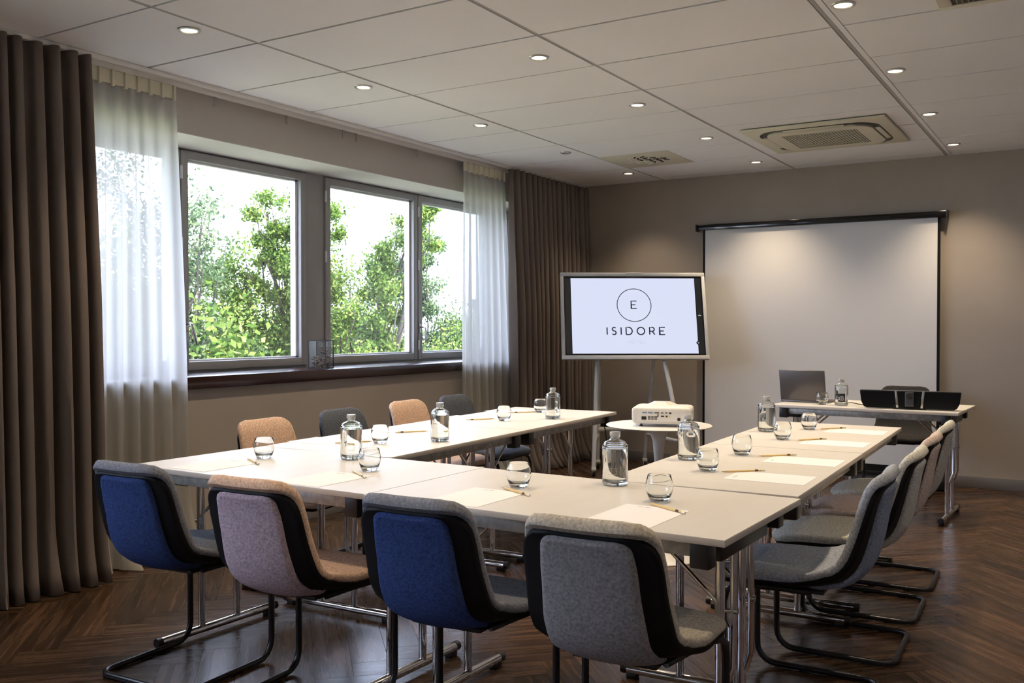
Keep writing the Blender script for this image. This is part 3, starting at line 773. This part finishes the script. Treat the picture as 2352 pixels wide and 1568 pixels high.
# stroke lettering ----------------------------------------------------------
def strokes(mb, polylines, wd, mat, T, depth=.0004):
    """flat strokes in the local xz plane, facing -y"""
    for pl_, closed in polylines:
        n = len(pl_); vs = []; fs = []
        for i in range(n):
            p = Vector(pl_[i]); a = Vector(pl_[(i-1) % n] if (closed or i) else pl_[i]); b = Vector(pl_[(i+1) % n] if (closed or i < n-1) else pl_[i])
            d = (b-a).normalized(); nn = Vector((-d.y, d.x)); k = 1.0
            if (closed or 0 < i < n-1):
                d1 = (p-a).normalized(); c_ = max(.35, abs(nn.dot(Vector((-d1.y, d1.x))))); k = 1/c_
            for s_ in (-1, 1): q_ = p+nn*s_*wd/2*k; vs.append((q_.x, -depth, q_.y))
        m_ = n if closed else n-1
        for i in range(m_): j = (i+1) % n; fs.append((2*i, 2*i+1, 2*j+1, 2*j))
        mb.add(vs, fs, mat, T)
def arcp(cx, cy, rx, ry, a0, a1, n=20): return [(cx+rx*math.cos(math.radians(a0+(a1-a0)*k/n)), cy+ry*math.sin(math.radians(a0+(a1-a0)*k/n))) for k in range(n+1)]
def letter(c, x, y, h):
    L = {'I': ([[(0, 0), (0, 1)]], 0), 'E': ([[(.72, 0), (0, 0), (0, 1), (.72, 1)], [(0, .5), (.56, .5)]], .72), 'T': ([[(.36, 0), (.36, 1)], [(0, 1), (.72, 1)]], .72), 'L': ([[(0, 1), (0, 0), (.62, 0)]], .62),
         'H': ([[(0, 0), (0, 1)], [(.72, 0), (.72, 1)], [(0, .5), (.72, .5)]], .72), 'O': ([arcp(.5, .5, .5, .5, 0, 360, 32)], 1.0),
         'D': ([[(0, 0), (0, 1), (.34, 1)]+arcp(.34, .5, .48, .5, 90, -90, 16)[1:]+[(0, 0)]], .82),
         'R': ([[(0, 0), (0, 1), (.36, 1)]+arcp(.36, .73, .27, .27, 90, -90, 12)[1:]+[(0, .46)], [(.34, .46), (.68, 0)]], .68),
         'S': ([arcp(.28, .75, .24, .25, 35, 235, 14)+arcp(.26, .26, .26, .26, 62, -150, 14)], .54)}[c]
    return [([(x+px*h, y+py*h) for px, py in pl_], False) for pl_ in L[0]], L[1]*h
def word(mb, s_, cx, y, h, gap, wd, mat, T):
    tot = sum(letter(c, 0, 0, h)[1] for c in s_)+gap*(len(s_)-1); x = cx-tot/2
    for c in s_:
        p_, w_ = letter(c, x, y, h); strokes(mb, p_, wd, mat, T); x += w_+gap
# label on the presenter's bottle
lb = MB(); R_ = .0446
for k in range(10):
    aa = -.55+1.1*k/10; ab = aa+.11
    lb.add([(R_*math.cos(aa), R_*math.sin(aa), .028), (R_*math.cos(ab), R_*math.sin(ab), .028), (R_*math.cos(ab), R_*math.sin(ab), .084), (R_*math.cos(aa), R_*math.sin(aa), .084)], [(0, 1, 2, 3)], M['gasket'])
lab_o = lb.build('label', o, 60); lab_o.rotation_euler = (0, 0, .9+.15*6-PI/2+.25)
lt = MB()
def cyl(p_): a = p_[0]/R_; return (math.cos(a)*(R_+.0004), math.sin(a)*(R_+.0004), p_[1])
for pl_ in (arcp(-.016, .050, .005, .009, 0, 360, 14), arcp(-.006, .052, .0048, .013, 60, 300, 14), arcp(.004, .052, .0048, .016, 0, 360, 14), [(.009, .036), (.013, .068), (.018, .036)], [(.0105, .048), (.0165, .048)]):
    lt.tube([cyl(p_) for p_ in pl_], .0008, M['paper'], 6)
lt.build('lettering', lab_o)
# papers and pencils
def pencil_mesh():
    mb = MB(); L_ = .172
    mb.tube([(-L_/2, 0, .0038), (L_/2-.018, 0, .0038)], .0038, M['pencil'], 6).tube([(L_/2-.018, 0, .0038), (L_/2-.004, 0, .0038)], [.0036, .0012], M['pencilt'], 8).tube([(L_/2-.004, 0, .0038), (L_/2, 0, .0038)], [.0012, .0003], M['lead'], 6)
    mb.tube([(-L_/2-.002, 0, .0038), (-L_/2+.012, 0, .0038)], .0039, M['er'], 10).tube([(-L_/2+.026, 0, .0038), (-L_/2+.040, 0, .0038)], .00395, M['lead'], 6)
    return mb.mesh('pencil')
pm = pencil_mesh()
def paper_mesh():
    mb = MB(); w_, h_ = .205, .285
    mb.box(-w_/2, -h_/2, 0, w_/2, h_/2, .0008, M['paper'])
    for x0_, x1_ in ((-.055, -.035), (-.030, -.012)): mb.add([(x0_, h_/2-.028, .0010), (x1_, h_/2-.028, .0010), (x1_, h_/2-.023, .0010), (x0_, h_/2-.023, .0010)], [(0, 1, 2, 3)], M['ink'])
    return mb.mesh('paper_sheet', 0)
pp = paper_mesh()
def seatset(px, py, rz, ax, ay, bx, by, where):
    o = bpy.data.objects.new('paper_sheet', pp); COL.objects.link(o); o.location = (px, py, TZ); o.rotation_euler = (0, 0, rz)
    tag(o, 'white paper sheet ' + where, 'paper', 'note paper at each seat')
    o = bpy.data.objects.new('pencil', pm); COL.objects.link(o); o.location = ((ax+bx)/2, (ay+by)/2, TZ+.0011); o.rotation_euler = (0, 0, math.atan2(ay-by, ax-bx))
    tag(o, 'wooden pencil by the paper ' + where, 'pencil', 'pencils at each seat')
seatset(-2.93, 2.530, -.02, -2.945, 2.70, -2.785, 2.615, 'in front of the leftmost blue chair')
seatset(-2.335, 2.505, -.02, -2.365, 2.68, -2.215, 2.585, 'in front of the pink chair seen from behind')
seatset(-1.68, 2.495, -.02, -1.69, 2.665, -1.535, 2.585, 'before the dark blue chair beside the grey one')
seatset(-1.12, 2.495, -.02, -1.16, 2.665, -1.005, 2.575, 'in front of the grey chair at the near right corner')
seatset(-.992, 3.362, PI/2+.03, -1.18, 3.382, -1.055, 3.505, 'at the nearest seat of the right arm')
seatset(-1.000, 3.850, PI/2+.03, -1.195, 3.87, -1.07, 4.0, 'at the second seat of the right arm')
seatset(-1.030, 4.515, PI/2+.03, -1.205, 4.505, -1.10, 4.65, 'at the third seat of the right arm')
seatset(-1.050, 5.065, PI/2+.03, -1.235, 5.06, -1.13, 5.205, 'at the farthest seat of the right arm')
seatset(-3.105, 3.33, -PI/2+.04, -2.885, 3.415, -2.99, 3.275, 'on the left arm before the nearest peach chair')
seatset(-3.130, 3.88, -PI/2+.04, -2.92, 3.90, -3.03, 3.765, 'on the left arm before the nearer dark chair')
seatset(-3.175, 4.62, -PI/2+.04, -2.985, 4.63, -3.09, 4.485, 'before the peach chair between two dark ones')
seatset(-3.195, 5.15, -PI/2+.04, -3.00, 5.145, -3.11, 5.01, 'at the far end of the left arm')

# ------------------------------------------------------------------ projector table and projector
PX, PY = -2.055, 4.86
tt = thing('round_table', (PX, PY, 0), 0, 'small round white pedestal table standing between the two table arms', 'table')
lathe_solid([(0, .712), (.10, .712), (.22, .716), (.286, .724), (.290, .728), (.288, .7305), (0, .7310)], M['white'], 72).build('tabletop', tt, 40)
lathe_solid([(0, .711), (.062, .711), (.050, .69), (.034, .64), (.025, .55), (.022, .42), (.024, .25), (.032, .13), (.052, .06), (.10, .028), (.18, .012), (.225, .008), (.228, .003), (.225, 0), (0, 0)], M['white'], 72).build('pedestal', tt, 50)
pj = thing('projector', (PX+.030, PY-.01, .7312), .29, 'white projector with sockets facing the camera, on the round table', 'projector')
def proj_body():
    W_, D_, h_ = .158, .115, .098
    mb = MB(); secs = []
    for z, k in ((.016, .93), (.030, .985), (.045, 1.0), (.088, 1.0), (.097, .985), (.1035, .94), (.1065, .86)):
        secs.append([(x*W_*k if True else 0, y*D_*k, z+(.006*(1-abs(x)**2)*(1 if z > .09 else 0))) for x, y in [(p[0], p[1]) for p in rrect(1.0, .085, 4)]])
    vs = [p for s_ in secs for p in s_]; n = len(secs[0]); fs = []
    for i in range(len(secs)-1):
        for j in range(n): fs.append((i*n+j, i*n+(j+1) % n, (i+1)*n+(j+1) % n, (i+1)*n+j))
    fs.append(tuple(range(n))[::-1]); c_ = len(vs); vs.append((0, 0, .110)); b_ = (len(secs)-1)*n
    for j in range(n): fs.append((b_+j, b_+(j+1) % n, c_))
    return mb.add(vs, fs, M['wplast'])
proj_body().build('housing', pj, 50)
MB().add([(x, y, z) for x, y, z in [(-.07, -.06, .100), (.05, -.06, .100), (.09, .09, .100), (-.11, .09, .100), (-.035, -.030, .130), (.012, -.030, .130), (.030, .07, .126), (-.055, .07, .126)]], [(0, 1, 5, 4), (1, 2, 6, 5), (2, 3, 7, 6), (3, 0, 4, 7), (4, 5, 6, 7)], M['wplast']).build('lens_hump', pj, 0)
sp = MB(); sp.box(-.128, -.1165, .030, .128, -.1145, .086, M['white'], .0008); spo = sp.build('socket_panel', pj, 0)
def port(x0_, z0_, x1_, z1_, m_): MB().box(x0_, -.1185, z0_, x1_, -.1165, z1_, m_, .0006).build('socket', spo, 0)
for x in (-.100, -.068): port(x, .074, x+.024, .080, M['pblue'])
port(-.034, .074, -.010, .080, M['grille']); port(.000, .075, .014, .079, M['gasket']); port(.022, .075, .036, .079, M['gasket']); port(.044, .072, .056, .080, M['gasket'])
port(-.104, .038, -.078, .056, M['gasket']); port(-.020, .056, -.012, .062, M['gasket']); port(-.018, .064, -.012, .068, M['gasket'])
port(.000, .055, .018, .062, M['gasket']); port(.026, .054, .036, .063, M['gasket']); port(.040, .054, .047, .063, M['pcolor']); port(.088, .036, .104, .052, M['gasket'])
for k in range(3):
    for j in range(3): port(-.070+.018*k, .040+.007*j, -.056+.018*k, .044+.007*j, M['grille'])
vm = MB()
for c_ in (-.045, .035):
    for k in range(6): vm.box(.1565, c_-.010, .040+.008*k, .1595, c_+.010, .044+.008*k, M['gasket'])
vm.build('side_vent', pj, 0)
for x, y in ((-.11, -.08), (.11, -.08), (0, .085)): lathe_solid([(0, 0), (.011, 0), (.011, .004), (.006, .006), (.006, .024), (0, .024)], M['black'], 16).build('foot', pj, 40, (x, y, 0))

# ------------------------------------------------------------------ projection screen on the back wall
ps = thing('projection_screen', (-2.045, BY-.02, 0), 0, 'large white pull-down projection screen with black borders on the back wall', 'projection screen')
MB().box(-1.035, -.075, 2.135, 1.035, -.002, 2.185, M['gloss'], .006).build('casing', ps)
for s_ in (-1, 1): MB().box(s_*1.035-.006, -.085, 2.125, s_*1.035+.006, 0, 2.19, M['black'], .002).build('end_cap', ps)
MB().box(-1.035+.01, -.012, 1.93+.02, 1.035, -.001, 2.14, M['black']).build('wall_bracket', ps) if False else None
fb = MB(); fb.box(-.985, -.036, .075, .985, -.034, 2.137, M['shell']); fb.build('screen_border', ps, 0)
M['cloth'] = P('matt_white_screen_cloth', (.66, .645, .62), .9)
MB().box(-.963, -.0375, .140, .963, -.0362, 2.137, M['cloth']).build('screen_cloth', ps, 0)
MB().box(-1.0, -.045, .055, 1.0, -.028, .085, M['black'], .004).build('weight_bar', ps)

# ------------------------------------------------------------------ display on a wheeled easel
tvl = Vector((-3.39, 7.47, .09+CAM_H)); yaw = .596; tilt = .28
tv = thing('display', tvl, yaw, 'large flat display in a pale grey frame on a wheeled easel, showing an E logo', 'display')
TV = Matrix.Rotation(-tilt, 4, 'X')
w2, h2 = 1.263/2, .776/2
f = MB(); bz = .034
for a in ((-w2, -h2, w2, -h2+bz), (-w2, h2-bz, w2, h2), (-w2, -h2+bz-.001, -w2+bz*.85, h2-bz+.001), (w2-bz*.85, -h2+bz-.001, w2, h2-bz+.001)):
    f.box(a[0], -.012, a[1], a[2], .035, a[3], M['tvgrey'], .003, TV)
f.box(-w2+.01, .0, -h2+.01, w2-.01, .045, h2-.01, M['tvgrey'], .006, TV); f.build('bezel', tv)
sx, sz = w2-bz*.85, h2-bz
MB().box(-sx, -.0085, -sz, sx, -.002, sz, M['gloss'], 0, TV).build('glass_front', tv, 0)
pic = MB().box(-sx+.062, -.0092, -sz+.015, sx-.064, -.0085, sz-.018, M['screen'], 0, TV).build('lit_picture', tv, 0)
MB().box(-sx+.010, -.0090, -sz+.015, -sx+.060, -.0085, sz-.018, M['screen_bar'], 0, TV).build('dark_side_bar', tv, 0)
bars = MB().box(sx-.062, -.0090, -sz+.015, sx-.012, -.0085, sz-.018, M['screen_bar'], 0, TV).build('dark_side_bar', tv, 0)
T2 = TV @ Matrix.Translation((0, -.0096, 0)); lg_ = MB()
strokes(lg_, [(arcp(.003, .092, .147, .147, 0, 354, 60), True)], .0065, M['sink'], T2)
p_, w_ = letter('E', -.022, .062, .066); strokes(lg_, p_, .009, M['sink'], T2)
word(lg_, 'ISIDORE', .010, -.172, .064, .043, .0105, M['sink'], T2); lg_.build('logo_and_name', pic, 0)
l2 = MB(); word(l2, 'HOTEL', .012, -.25, .026, .013, .003, M['sfaint'], T2); l2.build('faint_word', pic, 0)
l3 = MB(); l3.box(sx-.047, -.0098, -.004, sx-.022, -.0092, .002, M['swhite'], 0, TV).box(sx-.036, -.0098, .010, sx-.032, -.0092, .014, M['swhite'], 0, TV)
l3.add([((sx-.062)+.016*math.cos(a), -.0099, -.245+.016*math.sin(a)) for a in [2*PI*k/20 for k in range(20)]], [tuple(range(20))[::-1]], M['gloss'], TV)
for k in range(3): l3.box(sx-.066, -.0104, -.240-.005*k, sx-.054, -.0100, -.238-.005*k, M['swhite'], 0, TV)
l3.build('small_screen_icons', bars, 0)
MB().box(-.06, -.016, h2-.012, .09, -.006, h2+.001, M['wplast'], .003, TV).build('pen_tray', tv)
# easel (parts of the display stand, in world-space offsets turned into the thing's frame)
inv = (Matrix.Translation(tvl) @ Matrix.Rotation(yaw, 4, 'Z')).inverted()
def wl(p): return tuple(inv @ Vector(p))
stand = []
def leg(a, b, r, nm='easel_leg'):
    o = MB().tube([wl(a), wl(b)], r, M['tvgrey'], 16).build(nm, tv); return o
def backpt(xl, zl, d=.05): v = Matrix.Translation(tvl) @ Matrix.Rotation(yaw, 4, 'Z') @ TV @ Vector((xl, d, zl)); return v
A0, A1 = backpt(-.30, -.30), backpt(.20, -.30)
B0, B1 = backpt(-.30, .0, .06), backpt(.20, .0, .06)
xh, yh = math.cos(yaw), math.sin(yaw)
FL_ = Vector((-3.625, 7.17, .075)); 
lf = leg(B0, FL_, .019)
FR_ = Vector((-2.90, 7.45, .075)); lr = leg(B1, FR_, .019)
BL_ = Vector((-3.80, 7.60, .075)); BR_ = Vector((-3.48, 7.91, .075))
l3_ = leg(B0+Vector((0, .03, -.05)), BL_, .016); l4_ = leg(B1+Vector((0, .03, -.05)), BR_, .016)
def lerp(a, b, t_): return a+(b-a)*t_
MB().tube([wl(lerp(FL_, B0, .18)), wl(lerp(BL_, B0, .18))], .014, M['tvgrey'], 14).build('side_bar', tv)
MB().tube([wl(lerp(FR_, B1, .18)), wl(lerp(BR_, B1, .18))], .014, M['tvgrey'], 14).build('side_bar', tv)
MB().tube([wl(lerp(BL_, B0, .22)), wl(lerp(BR_, B1, .22))], .022, M['tvgrey'], 16).build('cross_bar', tv)
for F_ in (FL_, FR_, BL_, BR_):
    c_ = Vector(wl(F_+Vector((0, 0, -.042)))); mbx = MB()
    mbx.tube([(c_.x-.012, c_.y, c_.z), (c_.x+.012, c_.y, c_.z)], .033, M['black'], 20).tube([(c_.x-.0135, c_.y, c_.z), (c_.x+.0135, c_.y, c_.z)], .017, M['wplast'], 16)
    mbx.box(c_.x-.020, c_.y-.022, c_.z+.014, c_.x+.020, c_.y+.020, c_.z+.046, M['wplast'], .006).build('caster', tv)

# cable hanging from the far end of the left arm and white box behind the easel
tag(MB().tube([(-2.66, 5.40, .665), (-2.665, 5.44, .60), (-2.66, 5.45, .50), (-2.655, 5.46, .44), (-2.67, 5.45, .425), (-2.685, 5.44, .44), (-2.67, 5.44, .47), (-2.655, 5.44, .40)], .004, M['black'], 8).build('power_cable'), 'black cable hanging under the far end of the left table arm', 'cable')

# ------------------------------------------------------------------ presenter table things
lp = thing('laptop', (-1.765, 6.93, TZ), -.10+PI, 'dark grey laptop seen from the back of its lid on the presenter table', 'laptop')
MB().box(-.165, -.115, 0, .165, .115, .014, M['laptop'], .003).build('keyboard_base', lp)
MB().box(-.145, -.09, .0138, .145, .03, .0150, M['gasket']).build('keyboard', lp, 0)
T = Matrix.Translation((0, .112, .014)) @ Matrix.Rotation(-.20, 4, 'X')
MB().box(-.165, -.004, 0, .165, .004, .222, M['laptop'], .003, T).build('lid', lp)
MB().box(-.155, -.0046, .012, .155, -.0038, .212, M['gasket'], 0, T).build('screen', lp, 0)
# sound bar with camera
sbx, sby = -1.037, 6.62
sb = thing('video_sound_bar', (sbx, sby, TZ), .10, 'long black video conference sound bar on the presenter table', 'sound bar')
body = MB(); n = 24; wv = .305; secs = []
prof2 = [(-wv, .118), (-wv*.995, .10), (-wv*.97, .045), (-wv*.92, .014), (-wv*.86, .006), (wv*.86, .006), (wv*.92, .014), (wv*.97, .045), (wv*.995, .10), (wv, .118)]
vs = [(x, -.030, z) for x, z in prof2]+[(x, .040, z) for x, z in prof2]; n = len(prof2)
body.add(vs, [tuple(range(n))[::-1], tuple(range(n, 2*n))]+[(i, (i+1) % n, n+(i+1) % n, n+i) for i in range(n)], M['barblk']); bo = body.build('housing', sb, 0)
MB().box(-wv, -.031, .116, wv, .041, .121, M['black'], .001).build('top_edge', sb)
MB().box(-.027, -.044, .020, .027, -.028, .116, M['camgrey'], .005).build('camera_block', sb)
MB().tube([(0, -.044, .088), (0, -.052, .088)], .0185, M['gloss'], 28).tube([(0, -.050, .088), (0, -.0535, .088)], .009, M['gasket'], 20).build('lens', sb)
for s_ in (-1, 1):
    T = Matrix.Translation((s_*.078, 0, .063)) @ Matrix.Rotation(s_*.10, 4, 'Y')
    cp = MB().box(-.007, -.034, -.052, .007, -.029, .060, M['silver'], .001, T).build('clip', sb)
MB().box(-.10, -.03, 0, .10, .04, .007, M['black'], .002).build('base', sb)
tag(MB().tube([(-1.56, 6.93, TZ+.006), (-1.50, 6.88, TZ+.004), (-1.44, 6.80, TZ+.014), (-1.38, 6.78, TZ+.006), (-1.28, 6.72, TZ+.004)], .0032, M['black'], 8).build('usb_cable'), 'thin black cable between the laptop and the sound bar', 'cable')

# black bag on the floor by the back wall
bag = thing('black_bag', (-1.10, 7.98, 0), .2, 'black bag on the floor at the back wall, behind the right chairs', 'bag')
T = Matrix.Identity(4)
MB().box(-.17, -.10, 0, .17, .10, .15, M['black'], .05).build('bag_body', bag)
MB().tube([(-.10, -.02, .13), (-.06, -.03, .185), (.02, -.03, .20), (.10, -.03, .18), (.13, -.02, .12)], .010, M['black'], 8).build('strap', bag)

# ------------------------------------------------------------------ outside: lawn, trees
tag(MB().box(-60, -40, -3.65, -5.4, 60, -3.6, M['grass']).build('lawn', None, 0), 'sunlit lawn below the windows', 'lawn', None, 'stuff')
def tree(x, y, ztop, blobs, trunk, nleaf, size, mat, seed, label, group='trees outside the windows'):
    """blobs: (dx, dy, z, r) crown masses around the trunk"""
    r = np.random.RandomState(seed); rr = random.Random(seed)
    t = thing('leafy_tree', (x, y, -3.6), 0, label, 'tree', group)
    br = MB(); z0 = 3.6
    def limb(a, b, ra, rb, wob):
        pts = []; 
        for k in range(7):
            f_ = k/6; p = Vector(a).lerp(Vector(b), f_); p += Vector((rr.uniform(-1, 1), rr.uniform(-1, 1), rr.uniform(-.5, .5)))*wob*math.sin(PI*f_); p.z = max(p.z, .4)
            pts.append(p)
        br.tube(pts, [ra+(rb-ra)*k/6 for k in range(7)], M['bark'], 7); return pts
    fork = Vector((rr.uniform(-.2, .2), rr.uniform(-.2, .2), trunk+z0))
    br_tr = MB().tube([(0, 0, 0), (.03, .02, (trunk+z0)*.5), tuple(fork)], [.17, .14, .11], M['bark'], 12); br_tr.build('trunk', t)
    C = []
    tips = []
    for dx, dy, z, R_ in blobs:
        p = limb(fork, (dx, dy, z+z0), .055, .012, .22)
        for k in range(5):
            a = p[rr.randint(2, 6)]; d = Vector((rr.gauss(0, 1), rr.gauss(0, 1), rr.gauss(.35, .8))).normalized()*R_*rr.uniform(.6, 1.05)
            q_ = limb(a, Vector((dx, dy, z+z0))+d, .018, .004, .06); tips.append((q_[-1], R_*.30)); tips.append((q_[3], R_*.30))
            for _ in range(2):
                a2 = q_[rr.randint(2, 5)]; d2 = Vector((rr.gauss(0, 1), rr.gauss(0, 1), rr.gauss(.2, .8))).normalized()*R_*.5
                q2 = limb(a2, a2+d2, .008, .002, .04); tips.append((q2[-1], R_*.24)); tips.append((q2[4], R_*.22))
    br.build('branches', t)
    cent = np.array([tuple(c) for c, _ in tips]); rad = np.array([q for _, q in tips])
    idx = r.randint(0, len(tips), nleaf); pos = cent[idx]+r.normal(size=(nleaf, 3))*rad[idx][:, None]*.62
    # leaves: bent rhombus, two triangles-pairs
    pos[:, 2] = np.maximum(pos[:, 2], .5)
    a = r.normal(size=(nleaf, 3)); a /= np.linalg.norm(a, axis=1)[:, None]
    b = r.normal(size=(nleaf, 3)); b -= (b*a).sum(1)[:, None]*a; b /= np.linalg.norm(b, axis=1)[:, None]
    c = np.cross(a, b); L_ = size*(.7+.6*r.rand(nleaf))[:, None]
    V = np.stack([pos-a*L_*.5, pos+b*L_*.28+c*L_*.10, pos+a*L_*.5, pos-b*L_*.28+c*L_*.10], 1).reshape(-1, 3)
    me = bpy.data.meshes.new('foliage'); me.vertices.add(len(V)); me.vertices.foreach_set('co', V.astype(np.float32).ravel())
    me.loops.add(nleaf*4); me.loops.foreach_set('vertex_index', np.arange(nleaf*4, dtype=np.int32))
    me.polygons.add(nleaf); me.polygons.foreach_set('loop_start', np.arange(0, nleaf*4, 4, dtype=np.int32)); me.polygons.foreach_set('loop_total', np.full(nleaf, 4, dtype=np.int32))
    tone = np.clip(.35+.25*r.normal(size=nleaf)+.25*np.repeat(r.rand(1, len(tips)), 1, 0)[0][idx], 0, 1)
    at = me.attributes.new('tone', 'FLOAT', 'POINT'); at.data.foreach_set('value', np.repeat(tone, 4).astype(np.float32))
    me.materials.append(mat); me.update(); me.validate()
    o = bpy.data.objects.new('foliage', me); COL.objects.link(o); o.parent = t
def polar(az, d): a = math.radians(az); return -d*math.sin(a), d*math.cos(a)
# az = angle to the left of the room's long axis, d = distance from the viewpoint
x, y = polar(51.3, 10.6)
tree(x, y, 4, [(-.2, .0, 2.75, .6), (.15, .2, 2.35, .45), (0, .1, 1.7, .7), (-.5, -.5, 1.1, .9), (.25, .3, .8, .6), (-.6, -.7, .2, 1.0), (.2, .3, .0, .7)], -1.6, 20000, .048, M['leafB'], 1, 'thin silvery-green tree filling the left part of the first clear window')
x, y = polar(46.3, 12.0)
tree(x, y, 4, [(0, 0, 2.68, .30), (.02, 0, 2.2, .42), (.30, .32, 2.35, .25), (-.30, -.32, 1.75, .5), (.35, .38, 1.6, .5), (0, .1, 1.3, .8), (-.6, -.5, .7, .9), (.6, .6, .6, .9), (0, 0, 0, 1.2), (1.0, .9, -.2, 1.1), (-1.0, -.9, -.3, 1.1), (.3, .2, -.9, 1.2)], -1.5, 62000, .046, M['leafA'], 2, 'bright green tree with a pointed crown in the middle of the first clear window')
x, y = polar(41.8, 11.4)
tree(x, y, 4, [(-.25, -.25, 2.5, .35), (-.25, -.25, 1.9, .55), (0, .05, 1.45, .6), (.36, .40, 1.95, .34), (.52, .58, 2.35, .26), (.66, .74, 2.62, .20), (-.8, -.7, 1.0, .9), (.5, .5, .75, .8), (1.1, 1.2, 1.0, .6), (0, 0, .0, 1.2), (1.1, 1.0, -.2, 1.1), (.2, .2, -1.0, 1.2), (-.9, -.8, -.7, 1.0)], -1.5, 70000, .046, M['leafA'], 3, 'green tree with a slanting bough in the window right of the grey post')
x, y = polar(36.9, 13.2)
tree(x, y, 4, [(-.1, -.1, 2.45, .28), (-.15, -.1, 2.0, .40), (.5, .6, 1.45, .5), (-.8, -.8, 1.5, .6), (0, 0, .9, .9), (-.9, -.9, .5, 1.0), (1.0, 1.1, .5, 1.0), (0, 0, -.3, 1.3), (1.3, 1.2, -.5, 1.1), (-1.2, -1.1, -.6, 1.1), (.3, .2, -1.2, 1.2)], -1.8, 60000, .050, M['leafB'], 4, 'grey-green tree seen through the narrow sash beside the far sheer curtain')
x, y = polar(56.0, 11.5)
tree(x, y, 4, [(0, 0, 1.9, .8), (-.7, -.2, 1.1, 1.0), (.8, .4, .9, 1.0), (0, 0, .0, 1.3), (1.0, .8, -.4, 1.1), (-1.0, -.6, -.6, 1.1)], -1.5, 15000, .095, M['leafA'], 5, 'green tree showing faintly through the left sheer curtain')
x, y = polar(30.5, 14.5)
tree(x, y, 4, [(0, 0, 1.0, .8), (-.7, -.2, .5, 1.0), (.8, .4, .3, 1.0), (0, 0, -.3, 1.3), (1.0, .8, -.6, 1.1), (-1.0, -.6, -.8, 1.1)], -1.8, 12000, .10, M['leafA'], 6, 'green tree showing faintly through the far sheer curtain')
k = 0
for az, d, zt, lab in ((52, 22, 1.2, 'sunlit yellow-green tree far behind the silvery one'), (46, 24, .9, 'sunlit yellow-green tree far behind the pointed crown'), (40.5, 23, 1.1, 'sunlit yellow-green tree far behind the slanting bough'), (35.5, 25, .8, 'sunlit yellow-green tree far behind the grey-green one')):
    x, y = polar(az, d)
    tree(x, y, 4, [(0, 0, zt-.6, 1.8), (-1.6, -1.0, zt-1.3, 1.8), (1.6, 1.0, zt-1.4, 1.8), (0, 0, zt-2.6, 2.2), (2.0, 1.5, zt-3.0, 2.0), (-2.0, -1.5, zt-3.0, 2.0)], -2.2, 42000, .095, M['leafC'], 10+k, lab, 'sunlit trees in the distance'); k += 1
